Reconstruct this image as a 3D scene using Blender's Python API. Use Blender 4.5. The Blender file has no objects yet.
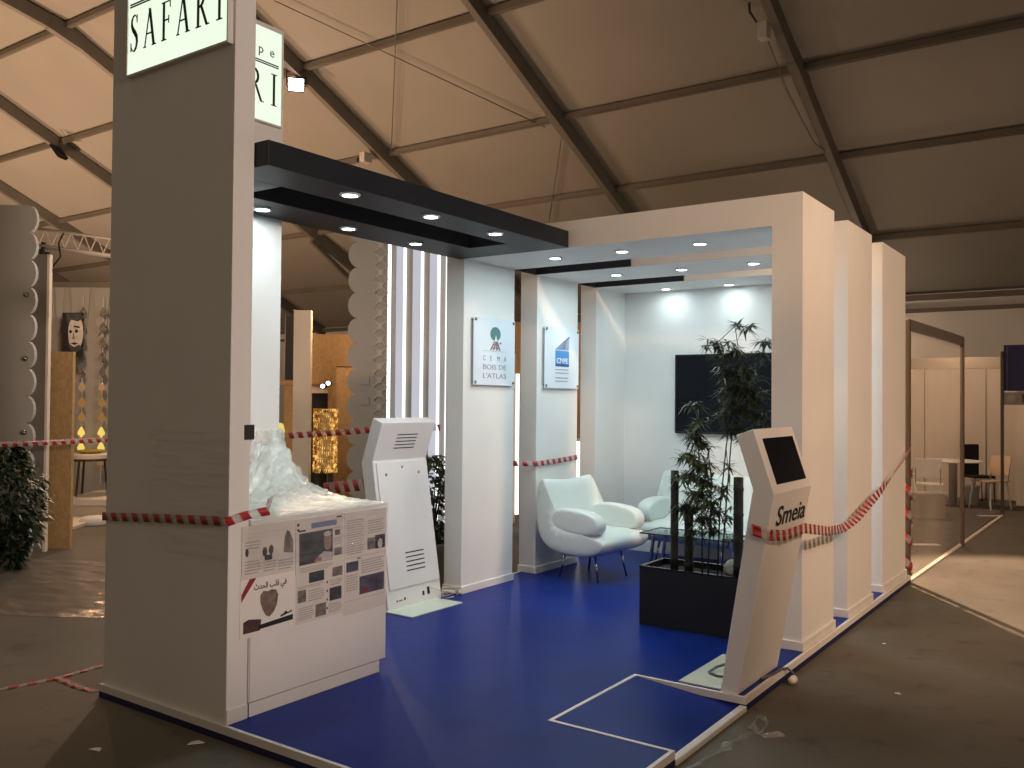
import bpy, bmesh, math, random
from mathutils import Vector, Matrix, Euler
PI = math.pi
rnd = random.Random(7)
S = bpy.context.scene
COL = S.collection

# ------------------------------------------------------------------ materials
def lin(c):
    c = c / 255.0
    return c / 12.92 if c <= 0.04045 else ((c + 0.055) / 1.055) ** 2.4
def rgb(r, g, b): return (lin(r), lin(g), lin(b), 1.0)
MATS = {}
def mat(name, col, rough=0.5, metal=0.0, vary=0.08, scale=6.0, bump=0.0, bscale=None, emit=None, estr=0.0, spec=0.5, trans=0.0, coat=0.0, sub=None):
    m = bpy.data.materials.new(name); m.use_nodes = True
    nt = m.node_tree; n = nt.nodes; l = nt.links
    b = n['Principled BSDF']
    b.inputs['Roughness'].default_value = rough
    b.inputs['Metallic'].default_value = metal
    b.inputs['Specular IOR Level'].default_value = spec
    b.inputs['Coat Weight'].default_value = coat
    if trans: b.inputs['Transmission Weight'].default_value = trans
    tc = n.new('ShaderNodeTexCoord'); nz = n.new('ShaderNodeTexNoise')
    nz.inputs['Scale'].default_value = scale; nz.inputs['Detail'].default_value = 4
    l.new(tc.outputs['Object'], nz.inputs['Vector'])
    mp = n.new('ShaderNodeMapRange')
    mp.inputs['From Min'].default_value = 0.3; mp.inputs['From Max'].default_value = 0.7
    mp.inputs['To Min'].default_value = 1 - vary; mp.inputs['To Max'].default_value = 1 + vary * 0.6
    l.new(nz.outputs['Fac'], mp.inputs['Value'])
    mx = n.new('ShaderNodeVectorMath'); mx.operation = 'SCALE'
    mx.inputs[0].default_value = col[:3]
    l.new(mp.outputs['Result'], mx.inputs['Scale'])
    l.new(mx.outputs[0], b.inputs['Base Color'])
    if bump:
        n2 = n.new('ShaderNodeTexNoise'); n2.inputs['Scale'].default_value = bscale or scale * 8
        n2.inputs['Detail'].default_value = 3
        l.new(tc.outputs['Object'], n2.inputs['Vector'])
        bp = n.new('ShaderNodeBump'); bp.inputs['Strength'].default_value = bump; bp.inputs['Distance'].default_value = 0.02
        l.new(n2.outputs['Fac'], bp.inputs['Height']); l.new(bp.outputs['Normal'], b.inputs['Normal'])
    if emit:
        b.inputs['Emission Color'].default_value = emit; b.inputs['Emission Strength'].default_value = estr
    MATS[name] = m
    return m

M = {}
M['white'] = mat('white_paint', (0.78, 0.775, 0.76, 1), 0.55, vary=0.03, scale=2.5, bump=0.03, bscale=40)
M['whitemet'] = mat('white_powder_coat', (0.76, 0.75, 0.75, 1), 0.4, vary=0.02, scale=3)
M['trim'] = mat('white_trim', (0.74, 0.72, 0.70, 1), 0.5, vary=0.05, scale=8)
M['black'] = mat('black_panel_paint', (0.016, 0.0205, 0.028, 1), 0.5, vary=0.15, scale=3, spec=0.3)
M['blackgloss'] = mat('black_gloss', (0.008, 0.009, 0.012, 1), 0.22, vary=0.1, scale=3)
M['planter'] = mat('black_planter', (0.008, 0.008, 0.009, 1), 0.5, vary=0.2, scale=4)
M['carpet'] = mat('blue_carpet', (0.006, 0.024, 0.205, 1), 0.34, vary=0.18, scale=1.6, bump=0.10, bscale=5, spec=0.07)
M['navy'] = mat('navy_skirt', (0.010, 0.014, 0.075, 1), 0.6, vary=0.15, scale=5)
M['leather'] = mat('white_leather', (0.72, 0.77, 0.74, 1), 0.38, vary=0.03, scale=3, bump=0.04, bscale=60)
M['chrome'] = mat('chrome', (0.42, 0.43, 0.45, 1), 0.12, 1.0, vary=0.02)
M['darkmetal'] = mat('dark_metal', (0.03, 0.03, 0.035, 1), 0.35, 0.7, vary=0.05)
M['alu'] = mat('aluminium', (0.30, 0.26, 0.21, 1), 0.4, 0.6, vary=0.05)
M['bronze'] = mat('dark_post_metal', (0.10, 0.075, 0.055, 1), 0.45, 0.4, vary=0.05)
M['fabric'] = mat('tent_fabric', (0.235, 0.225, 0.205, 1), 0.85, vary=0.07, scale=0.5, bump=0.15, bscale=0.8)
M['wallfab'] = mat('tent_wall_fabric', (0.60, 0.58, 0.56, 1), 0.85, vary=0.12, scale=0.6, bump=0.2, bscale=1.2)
M['steel'] = mat('grey_tent_steel', (0.135, 0.128, 0.115, 1), 0.6, 0.1, vary=0.12, scale=1.5)
M['purlin'] = mat('grey_purlin', (0.105, 0.092, 0.076, 1), 0.6, 0.1, vary=0.12, scale=1.5)
M['grey'] = mat('grey_board', (0.40, 0.385, 0.36, 1), 0.7, vary=0.05, scale=2)
M['relief'] = mat('carved_relief', (0.54, 0.52, 0.49, 1), 0.6, vary=0.05, scale=2)
M['greydark'] = mat('dark_grey_board', (0.20, 0.19, 0.165, 1), 0.7, vary=0.05, scale=2)
M['cream'] = mat('cream_board', (0.72, 0.63, 0.52, 1), 0.6, vary=0.06, scale=1.5)
M['soil'] = mat('dark_soil', (0.015, 0.012, 0.009, 1), 0.95, vary=0.4, scale=30, bump=0.6, bscale=50)
M['leaf'] = mat('bamboo_leaf', (0.062, 0.088, 0.036, 1), 0.5, vary=0.45, scale=14)
M['leaf2'] = mat('dark_leaf', (0.034, 0.068, 0.032, 1), 0.35, vary=0.45, scale=10)
M['stem'] = mat('plant_stem', (0.05, 0.055, 0.03, 1), 0.6, vary=0.3, scale=20)
M['pole'] = mat('dark_bamboo', (0.015, 0.016, 0.010, 1), 0.5, vary=0.4, scale=16)
M['paper'] = mat('newsprint', (0.66, 0.63, 0.60, 1), 0.8, vary=0.06, scale=9, bump=0.25, bscale=7)
M['papershine'] = mat('white_page', (0.80, 0.78, 0.75, 1), 0.5, vary=0.03, scale=6, bump=0.15, bscale=6)
M['ink'] = mat('black_ink', (0.012, 0.012, 0.014, 1), 0.6, vary=0.1)
M['textgrey'] = mat('print_grey', (0.42, 0.40, 0.40, 1), 0.8, vary=0.2, scale=60)
M['redink'] = mat('red_ink', (0.28, 0.02, 0.025, 1), 0.6, vary=0.1)
M['photodark'] = mat('photo_dark', (0.055, 0.058, 0.062, 1), 0.6, vary=0.5, scale=18)
M['photomid'] = mat('photo_mid', (0.20, 0.18, 0.165, 1), 0.6, vary=0.6, scale=22)
M['photoblue'] = mat('photo_blue', (0.085, 0.085, 0.13, 1), 0.6, vary=0.5, scale=14)
M['skin'] = mat('photo_skin', (0.33, 0.20, 0.16, 1), 0.6, vary=0.15, scale=25)
M['photolight'] = mat('photo_light', (0.55, 0.52, 0.50, 1), 0.6, vary=0.2, scale=18)
M['mask'] = mat('print_brown', (0.20, 0.145, 0.125, 1), 0.6, vary=0.45, scale=30)
M['maroon'] = mat('print_maroon', (0.075, 0.035, 0.033, 1), 0.6, vary=0.4, scale=30)
M['bluehead'] = mat('print_blue', (0.16, 0.20, 0.36, 1), 0.6, vary=0.15, scale=30)
M['teal'] = mat('print_teal', (0.085, 0.20, 0.20, 1), 0.5, vary=0.05)
M['redbrown'] = mat('print_red_brown', (0.34, 0.17, 0.16, 1), 0.5, vary=0.05)
M['plaquetext'] = mat('plaque_lettering', (0.30, 0.29, 0.33, 1), 0.5, vary=0.05)
M['logoblue'] = mat('logo_blue', (0.07, 0.27, 0.62, 1), 0.5, vary=0.05)
M['logoline'] = mat('logo_navy', (0.03, 0.10, 0.26, 1), 0.5, vary=0.05)
M['plaque'] = mat('white_acrylic', (0.74, 0.80, 0.88, 1), 0.2, vary=0.02)
M['darktape'] = mat('dark_tape', (0.03, 0.028, 0.028, 1), 0.4, vary=0.2, scale=30)
M['yellow'] = mat('yellow_enamel', (0.55, 0.42, 0.05, 1), 0.4, vary=0.1)
M['darkwood'] = mat('dark_wood', (0.05, 0.035, 0.025, 1), 0.5, vary=0.3, scale=8)
M['bluesign'] = mat('deep_blue_sign', (0.012, 0.013, 0.12, 1), 0.5, vary=0.1)
M['terracotta'] = mat('grey_pot', (0.36, 0.33, 0.31, 1), 0.6, vary=0.1)
M['stone'] = mat('pale_stone', (0.50, 0.50, 0.46, 1), 0.8, vary=0.2, scale=18, bump=0.4, bscale=25)
M['cablegrey'] = mat('grey_cable', (0.11, 0.11, 0.10, 1), 0.5, vary=0.1)
M['cord'] = mat('pale_cord', (0.55, 0.53, 0.45, 1), 0.5, vary=0.1)
M['stallcarpet'] = mat('grey_stall_carpet', (0.135, 0.12, 0.10, 1), 0.9, vary=0.15, scale=4)
M['blackcloth'] = mat('black_cloth', (0.012, 0.012, 0.014, 1), 0.8, vary=0.2)
M['beige'] = mat('beige_shell', (0.62, 0.45, 0.31, 1), 0.5, vary=0.05)
M['basewhite'] = mat('pale_base_plate', (0.66, 0.73, 0.62, 1), 0.3, vary=0.05)
M['screen'] = mat('dark_screen', (0.006, 0.007, 0.011, 1), 0.2, vary=0.05, spec=0.12)

def emis(name, col, strength):
    m = bpy.data.materials.new(name); m.use_nodes = True
    nt = m.node_tree; nt.nodes.clear()
    o = nt.nodes.new('ShaderNodeOutputMaterial'); e = nt.nodes.new('ShaderNodeEmission')
    e.inputs['Color'].default_value = col; e.inputs['Strength'].default_value = strength
    tc = nt.nodes.new('ShaderNodeTexCoord'); nz = nt.nodes.new('ShaderNodeTexNoise'); nz.inputs['Scale'].default_value = 1.2
    mr = nt.nodes.new('ShaderNodeMapRange'); mr.inputs['To Min'].default_value = strength * 0.9; mr.inputs['To Max'].default_value = strength * 1.1
    nt.links.new(tc.outputs['Object'], nz.inputs['Vector']); nt.links.new(nz.outputs['Fac'], mr.inputs['Value'])
    nt.links.new(mr.outputs['Result'], e.inputs['Strength'])
    nt.links.new(e.outputs[0], o.inputs['Surface'])
    return m
M['lightbox'] = emis('lit_sign_face', (0.86, 1.0, 0.78, 1), 1.05)
M['led'] = emis('led_lens', (0.93, 0.98, 1.0, 1), 14.0)
M['ledstrip'] = emis('led_strip', (0.95, 0.97, 1.0, 1), 2.2)
M['fin_selflit'] = emis('self_lit_fin_panel', (0.90, 0.90, 1.0, 1), 0.60)  # fin panels emit, standing in for LED strip light falling on them
M['flood'] = emis('flood_lens', (1.0, 0.86, 0.80, 1), 20.0)
M['ornlampglow'] = emis('lamp_ornament_glow', (1.0, 0.72, 0.16, 1), 0.9)
M['ornlampglow2'] = emis('lamp_ornament_glow_soft', (1.0, 0.50, 0.14, 1), 0.28)
M['spotwhite'] = emis('spot_lens', (1.0, 0.97, 0.9, 1), 6.0)

def osb_mat():
    m = mat('osb_board', (0.42, 0.27, 0.11, 1), 0.75, vary=0.1)
    nt = m.node_tree; n = nt.nodes; l = nt.links; b = n['Principled BSDF']
    v = n.new('ShaderNodeTexVoronoi'); v.inputs['Scale'].default_value = 55
    tc = n.new('ShaderNodeTexCoord'); mp = n.new('ShaderNodeMapping'); mp.inputs['Scale'].default_value = (1, 1, 0.45)
    l.new(tc.outputs['Object'], mp.inputs['Vector']); l.new(mp.outputs['Vector'], v.inputs['Vector'])
    cr = n.new('ShaderNodeValToRGB'); cr.color_ramp.elements[0].color = (0.33, 0.205, 0.085, 1); cr.color_ramp.elements[1].color = (0.47, 0.31, 0.14, 1)
    l.new(v.outputs['Color'], cr.inputs['Fac']); l.new(cr.outputs['Color'], b.inputs['Base Color'])
    return m
M['osb'] = osb_mat()

def concrete():
    m = mat('concrete_floor', (0.2, 0.18, 0.15, 1), 0.75, vary=0.2, bump=0.08, bscale=9)
    nt = m.node_tree; n = nt.nodes; l = nt.links; b = n['Principled BSDF']
    tc = n.new('ShaderNodeTexCoord')
    a = n.new('ShaderNodeTexNoise'); a.inputs['Scale'].default_value = 0.9; a.inputs['Detail'].default_value = 8
    c = n.new('ShaderNodeTexNoise'); c.inputs['Scale'].default_value = 5.5; c.inputs['Detail'].default_value = 6
    l.new(tc.outputs['Object'], a.inputs['Vector']); l.new(tc.outputs['Object'], c.inputs['Vector'])
    cr = n.new('ShaderNodeValToRGB')
    cr.color_ramp.elements[0].position = 0.3; cr.color_ramp.elements[0].color = (0.094, 0.083, 0.062, 1)
    cr.color_ramp.elements[1].position = 0.72; cr.color_ramp.elements[1].color = (0.142, 0.126, 0.098, 1)
    l.new(a.outputs['Fac'], cr.inputs['Fac'])
    c2 = n.new('ShaderNodeValToRGB')
    c2.color_ramp.elements[0].position = 0.27; c2.color_ramp.elements[0].color = (0.55, 0.52, 0.5, 1)
    c2.color_ramp.elements[1].position = 0.42; c2.color_ramp.elements[1].color = (1, 1, 1, 1)
    l.new(c.outputs['Fac'], c2.inputs['Fac'])
    mx = n.new('ShaderNodeMix'); mx.data_type = 'RGBA'; mx.blend_type = 'MULTIPLY'; mx.inputs['Factor'].default_value = 0.8
    l.new(cr.outputs['Color'], mx.inputs['A']); l.new(c2.outputs['Color'], mx.inputs['B'])
    l.new(mx.outputs['Result'], b.inputs['Base Color'])
    return m
M['concrete'] = concrete()

def tape_mat():
    m = bpy.data.materials.new('barrier_tape_stripes'); m.use_nodes = True
    nt = m.node_tree; n = nt.nodes; l = nt.links; b = n['Principled BSDF']
    b.inputs['Roughness'].default_value = 0.35
    uv = n.new('ShaderNodeUVMap'); sp = n.new('ShaderNodeSeparateXYZ'); l.new(uv.outputs['UV'], sp.inputs[0])
    ad = n.new('ShaderNodeMath'); ad.operation = 'MULTIPLY_ADD'; ad.inputs[1].default_value = 0.022
    l.new(sp.outputs['Y'], ad.inputs[0]); l.new(sp.outputs['X'], ad.inputs[2])
    md = n.new('ShaderNodeMath'); md.operation = 'PINGPONG'; md.inputs[1].default_value = 0.050
    l.new(ad.outputs[0], md.inputs[0])
    gt = n.new('ShaderNodeMath'); gt.operation = 'GREATER_THAN'; gt.inputs[1].default_value = 0.025
    l.new(md.outputs[0], gt.inputs[0])
    mx = n.new('ShaderNodeMix'); mx.data_type = 'RGBA'
    mx.inputs['A'].default_value = (0.62, 0.56, 0.53, 1); mx.inputs['B'].default_value = (0.42, 0.035, 0.04, 1)
    l.new(gt.outputs[0], mx.inputs['Factor']); l.new(mx.outputs['Result'], b.inputs['Base Color'])
    al = n.new('ShaderNodeMapRange'); al.inputs['To Min'].default_value = 0.32; al.inputs['To Max'].default_value = 0.95
    l.new(gt.outputs[0], al.inputs['Value']); l.new(al.outputs['Result'], b.inputs['Alpha'])
    return m
M['tape'] = tape_mat()

def film_mat(name, fac, col, rough, white=0.0, bscale=7.0, bstr=0.6, stretch=(1, 1, 1)):
    m = bpy.data.materials.new(name); m.use_nodes = True
    nt = m.node_tree; n = nt.nodes; l = nt.links; n.clear()
    o = n.new('ShaderNodeOutputMaterial'); tr = n.new('ShaderNodeBsdfTransparent'); gl = n.new('ShaderNodeBsdfGlossy')
    gl.inputs['Roughness'].default_value = rough; gl.inputs['Color'].default_value = col
    df = n.new('ShaderNodeBsdfDiffuse'); df.inputs['Color'].default_value = col
    tl = n.new('ShaderNodeBsdfTranslucent'); tl.inputs['Color'].default_value = col
    tc = n.new('ShaderNodeTexCoord'); mp = n.new('ShaderNodeMapping'); mp.inputs['Scale'].default_value = stretch
    l.new(tc.outputs['Object'], mp.inputs['Vector'])
    nz = n.new('ShaderNodeTexNoise'); nz.inputs['Scale'].default_value = bscale; nz.inputs['Detail'].default_value = 5
    l.new(mp.outputs['Vector'], nz.inputs['Vector'])
    bp = n.new('ShaderNodeBump'); bp.inputs['Strength'].default_value = bstr; bp.inputs['Distance'].default_value = 0.05
    l.new(nz.outputs['Fac'], bp.inputs['Height']); l.new(bp.outputs['Normal'], gl.inputs['Normal'])
    m1 = n.new('ShaderNodeMixShader'); m1.inputs[0].default_value = 0.5; l.new(df.outputs[0], m1.inputs[1]); l.new(tl.outputs[0], m1.inputs[2])
    m2 = n.new('ShaderNodeMixShader'); m2.inputs[0].default_value = white; l.new(gl.outputs[0], m2.inputs[1]); l.new(m1.outputs[0], m2.inputs[2])
    m3 = n.new('ShaderNodeMixShader')
    mr = n.new('ShaderNodeMapRange'); mr.inputs['From Min'].default_value = 0.35; mr.inputs['From Max'].default_value = 0.65
    mr.inputs['To Min'].default_value = fac * 0.6; mr.inputs['To Max'].default_value = min(1, fac * 1.4)
    l.new(nz.outputs['Fac'], mr.inputs['Value']); l.new(mr.outputs['Result'], m3.inputs[0])
    l.new(tr.outputs[0], m3.inputs[1]); l.new(m2.outputs[0], m3.inputs[2]); l.new(m3.outputs[0], o.inputs['Surface'])
    return m
M['film'] = film_mat('clear_stretch_film', 0.07, (0.95, 0.95, 0.95, 1), 0.12, 0.25, 3.0, 0.7, (1, 1, 7))
M['wrap'] = film_mat('bunched_plastic_wrap', 0.62, (0.92, 0.92, 0.89, 1), 0.2, 0.72, 9.0, 0.9, (1, 1, 1))
M['wraptop'] = film_mat('wrap_over_top', 0.80, (0.88, 0.885, 0.83, 1), 0.12, 0.74, 7.0, 0.9, (1, 1, 1))
M['strip'] = film_mat('clear_film_strip', 0.34, (0.85, 0.82, 0.76, 1), 0.15, 0.5, 20.0, 0.8)
M['floorfilm'] = film_mat('floor_plastic_sheet', 0.42, (0.95, 0.86, 0.78, 1), 0.16, 0.40, 2.2, 1.0, (1, 3.5, 1))
M['glass'] = film_mat('stall_pane', 0.13, (0.62, 0.55, 0.47, 1), 0.05, 0.55, 1.0, 0.0)
M['tabletop'] = film_mat('table_glass', 0.42, (0.55, 0.68, 0.64, 1), 0.03, 0.45, 1.0, 0.0)
def gold_mat():
    m = mat('gold_foil_lattice', (0.62, 0.36, 0.10, 1), 0.3, 0.85, vary=0.5, scale=22, bump=0.8, bscale=30)
    nt = m.node_tree; b = nt.nodes['Principled BSDF']
    b.inputs['Emission Color'].default_value = (1.0, .58, .16, 1)
    tc = nt.nodes.new('ShaderNodeTexCoord'); nz = nt.nodes.new('ShaderNodeTexNoise'); nz.inputs['Scale'].default_value = 16; nz.inputs['Detail'].default_value = 3
    mr = nt.nodes.new('ShaderNodeMapRange'); mr.inputs['From Min'].default_value = .45; mr.inputs['From Max'].default_value = .72; mr.inputs['To Max'].default_value = 1.4
    nt.links.new(tc.outputs['Object'], nz.inputs['Vector']); nt.links.new(nz.outputs['Fac'], mr.inputs['Value']); nt.links.new(mr.outputs['Result'], b.inputs['Emission Strength'])
    return m
M['gold'] = gold_mat()

# ------------------------------------------------------------------ mesh helpers
class MB:
    def __init__(s, xf=None): s.v = []; s.f = []; s.xf = xf; s.uv = None
    def _add(s, vs, fs):
        k = len(s.v)
        for p in vs:
            p = Vector(p)
            s.v.append(s.xf @ p if s.xf else p)
        s.f += [tuple(i + k for i in f) for f in fs]
        return s
    def box(s, x0, x1, y0, y1, z0, z1):
        return s._add([(x0, y0, z0), (x1, y0, z0), (x1, y1, z0), (x0, y1, z0), (x0, y0, z1), (x1, y0, z1), (x1, y1, z1), (x0, y1, z1)],
                      [(3, 2, 1, 0), (4, 5, 6, 7), (0, 1, 5, 4), (1, 2, 6, 5), (2, 3, 7, 6), (3, 0, 4, 7)])
    def prism(s, poly, fn0, fn1):
        """poly: list of 2-D points; fn0/fn1 turn (a, b) into the two 3-D caps."""
        n = len(poly)
        return s._add([fn0(*p) for p in poly] + [fn1(*p) for p in poly],
                      [tuple(range(n - 1, -1, -1)), tuple(range(n, 2 * n))] + [(i, (i + 1) % n, n + (i + 1) % n, n + i) for i in range(n)])
    def prism_y(s, poly, y0, y1): return s.prism(poly, lambda a, b: (a, y0, b), lambda a, b: (a, y1, b))
    def prism_x(s, poly, x0, x1): return s.prism(poly, lambda a, b: (x0, a, b), lambda a, b: (x1, a, b))
    def prism_z(s, poly, z0, z1): return s.prism(poly, lambda a, b: (a, b, z0), lambda a, b: (a, b, z1))
    def bar(s, p, q, w, h=None, up=(0, 0, 1)):
        h = h or w
        p = Vector(p); q = Vector(q); d = (q - p).normalized(); u = Vector(up)
        if abs(d.dot(u)) > 0.99: u = Vector((1, 0, 0))
        a = d.cross(u).normalized(); b = a.cross(d).normalized()
        a *= w / 2; b *= h / 2
        return s._add([p - a - b, p + a - b, p + a + b, p - a + b, q - a - b, q + a - b, q + a + b, q - a + b],
                      [(0, 1, 2, 3), (7, 6, 5, 4), (0, 4, 5, 1), (1, 5, 6, 2), (2, 6, 7, 3), (3, 7, 4, 0)])
    def tube(s, pts, r, n=8, r2=None):
        pts = [Vector(p) for p in pts]; m = len(pts); vs = []
        prev = None
        for i, p in enumerate(pts):
            d = (pts[min(i + 1, m - 1)] - pts[max(i - 1, 0)]).normalized()
            if prev is None:
                prev = d.orthogonal().normalized()
            prev = (prev - d * prev.dot(d)).normalized()
            b = d.cross(prev)
            rr = r if r2 is None else r + (r2 - r) * i / max(1, m - 1)
            for k in range(n):
                t = 2 * PI * k / n
                vs.append(p + (prev * math.cos(t) + b * math.sin(t)) * rr)
        fs = [tuple(range(n - 1, -1, -1)), tuple(range((m - 1) * n, m * n))]
        for i in range(m - 1):
            for k in range(n):
                fs.append((i * n + k, i * n + (k + 1) % n, (i + 1) * n + (k + 1) % n, (i + 1) * n + k))
        return s._add(vs, fs)
    def lathe(s, prof, c=(0, 0, 0), n=20, axis='z', cap=True):
        vs = []; m = len(prof)
        for r, z in prof:
            for k in range(n):
                t = 2 * PI * k / n
                p = (r * math.cos(t), r * math.sin(t), z)
                if axis == 'x': p = (z, p[0], p[1])
                if axis == 'y': p = (p[0], z, p[1])
                vs.append(Vector(p) + Vector(c))
        fs = []
        for i in range(m - 1):
            for k in range(n):
                fs.append((i * n + k, i * n + (k + 1) % n, (i + 1) * n + (k + 1) % n, (i + 1) * n + k))
        if cap: fs += [tuple(range(n - 1, -1, -1)), tuple(range((m - 1) * n, m * n))]
        return s._add(vs, fs)
    def build(s, name, material, parent=None, bevel=0.0, smooth=False, sub=0, segs=2):
        me = bpy.data.meshes.new(name); me.from_pydata([tuple(v) for v in s.v], [], s.f)
        if material is not None: me.materials.append(material)
        bm = bmesh.new(); bm.from_mesh(me); bmesh.ops.recalc_face_normals(bm, faces=bm.faces); bm.to_mesh(me); bm.free()
        if smooth:
            for p in me.polygons: p.use_smooth = True
        o = bpy.data.objects.new(name, me); COL.objects.link(o)
        put(o, parent)
        if bevel:
            b = o.modifiers.new('bevel', 'BEVEL'); b.width = bevel; b.segments = segs; b.limit_method = 'ANGLE'
        if sub:
            b = o.modifiers.new('sub', 'SUBSURF'); b.levels = sub; b.render_levels = sub
        return o
def world_off(o):
    m = Matrix.Identity(4)
    while o is not None:
        m = Matrix.Translation(o.location) @ o.rotation_euler.to_matrix().to_4x4() @ m; o = o.parent
    return m
def put(o, parent):
    if parent is not None:
        o.parent = parent
        inv = world_off(parent).inverted()
        o.location = inv.translation; o.rotation_euler = inv.to_euler()
LABELS = {}
def tag(o, label, cat, group=None, kind=None):
    o['label'] = label; o['category'] = cat
    if group: o['group'] = group
    if kind: o['kind'] = kind
    return o
def thing(name, loc, label, cat, group=None, rot=0.0):
    o = bpy.data.objects.new(name, None); COL.objects.link(o)
    o.empty_display_size = 0.1
    o.location = loc; o.rotation_euler = (0, 0, rot)
    return tag(o, label, cat, group)
def struct(o): o['kind'] = 'structure'; return o
def copy_tree(o, parent=None):
    c = o.copy(); COL.objects.link(c); c.parent = parent
    for ch in list(o.children): copy_tree(ch, c)
    return c
def text_mb(body, size, offset=0.0, extrude=0.002, spacing=1.0, align='LEFT', xscale=1.0, shear=0.0):
    """lettering as a mesh lying in the XZ plane, facing -Y, baseline at z = 0"""
    cu = bpy.data.curves.new('t', 'FONT'); cu.body = body; cu.size = size; cu.offset = offset; cu.extrude = extrude
    cu.space_character = spacing; cu.align_x = align; cu.shear = shear; cu.resolution_u = 4
    o = bpy.data.objects.new('t', cu); COL.objects.link(o)
    dg = bpy.context.evaluated_depsgraph_get(); me = bpy.data.meshes.new_from_object(o.evaluated_get(dg))
    mb = MB(); mb._add([(v.co.x * xscale, -v.co.z, v.co.y) for v in me.vertices], [tuple(p.vertices) for p in me.polygons])
    bpy.data.objects.remove(o); bpy.data.meshes.remove(me); bpy.data.curves.remove(cu)
    return mb
def moved(mb, fn):
    mb.v = [Vector(fn(v)) for v in mb.v]; return mb
def facing_x(v, y0, x, z0):   # XZ-plane shape facing -Y -> plane x = const facing +X, running along +Y
    return (x - v.y * 1.0, y0 + v.x, z0 + v.z)

# ------------------------------------------------------------------ serif capitals for the illuminated signs
def ribbon(pts, widths):
    out = []; n = len(pts)
    L = []; R = []
    for i in range(n):
        a = Vector(pts[max(i - 1, 0)]); b = Vector(pts[min(i + 1, n - 1)])
        d = (b - a).normalized(); nn = Vector((-d.y, d.x)) * widths[i] / 2
        p = Vector(pts[i]); L.append(p + nn); R.append(p - nn)
    for i in range(n - 1): out.append([L[i], L[i + 1], R[i + 1], R[i]])
    return out
def q(x0, y0, x1, y1, w): return [(x0 - w / 2, y0), (x0 + w / 2, y0), (x1 + w / 2, y1), (x1 - w / 2, y1)]
def rect(x0, y0, x1, y1): return [(x0, y0), (x1, y0), (x1, y1), (x0, y1)]
def glyph(ch):
    th, tn, se = 0.115, 0.045, 0.028
    if ch == 'I': return [rect(.20, 0, .20 + th, 1), rect(.10, 0, .415, se), rect(.10, 1 - se, .415, 1)], .5
    if ch == 'F': return [rect(.10, 0, .10 + th, 1), rect(.02, 0, .32, se), rect(.02, 1 - se, .55, 1), rect(.2, .5, .45, .535), rect(.44, .42, .47, .62), rect(.525, .82, .555, 1)], .62
    if ch == 'A': return [q(.08, 0, .38, 1, tn), q(.66, 0, .38, 1, th * 1.1), rect(.18, .33, .56, .365), rect(0, 0, .17, se), rect(.54, 0, .8, se)], .8
    if ch == 'R':
        arc = [(.2 + .27 * math.sin(t), .745 + .24 * math.cos(t)) for t in [PI * i / 10 for i in range(11)]]
        w = [.03 + .085 * math.sin(PI * i / 10) for i in range(11)]
        return [rect(.10, 0, .10 + th, 1), rect(.02, 0, .32, se), rect(.02, 1 - se, .2, 1), q(.34, .5, .66, 0, th), rect(.6, 0, .8, se)] + ribbon(arc, w), .78
    if ch == 'S':
        pts = [(.43, .80), (.40, .92), (.29, .985), (.17, .95), (.09, .84), (.09, .72), (.17, .61), (.30, .50), (.41, .39), (.44, .25), (.38, .10), (.26, .015), (.14, .04), (.06, .14), (.04, .24)]
        w = [.03, .03, .03, .05, .085, .11, .13, .14, .13, .11, .085, .05, .03, .03, .03]
        return ribbon(pts, w) + [rect(.42, .76, .445, .98), rect(.03, .02, .055, .26)], .55
def sign_word(word, x0, x1, h):
    polys = []; x = 0; gap = 0.32
    for ch in word:
        ps, w = glyph(ch)
        polys += [[(x + p[0], p[1]) for p in poly] for poly in ps]; x += w + gap
    total = x - gap; k = (x1 - x0) / total
    return [[(x0 + a * k, b * h) for a, b in poly] for poly in polys]

# ------------------------------------------------------------------ camera
F = 891.688; YAW, PITCH, ROLL = -0.612437, 0.0179727, 0.00842258
fw = Vector((math.sin(YAW) * math.cos(PITCH), math.cos(YAW) * math.cos(PITCH), math.sin(PITCH)))
rt = Vector((math.cos(YAW), -math.sin(YAW), 0)); up = rt.cross(fw)
r2 = rt * math.cos(ROLL) + up * math.sin(ROLL); u2 = -rt * math.sin(ROLL) + up * math.cos(ROLL)
cam = bpy.data.cameras.new('camera'); co = bpy.data.objects.new('camera', cam); COL.objects.link(co)
co.matrix_world = Matrix(((r2.x, u2.x, -fw.x, 0), (r2.y, u2.y, -fw.y, 0), (r2.z, u2.z, -fw.z, 1.67), (0, 0, 0, 1)))
cam.sensor_width = 36; cam.lens = F / 1024 * 36; cam.clip_end = 200
S.camera = co

Z = 0.07            # top of the booth platform
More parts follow.
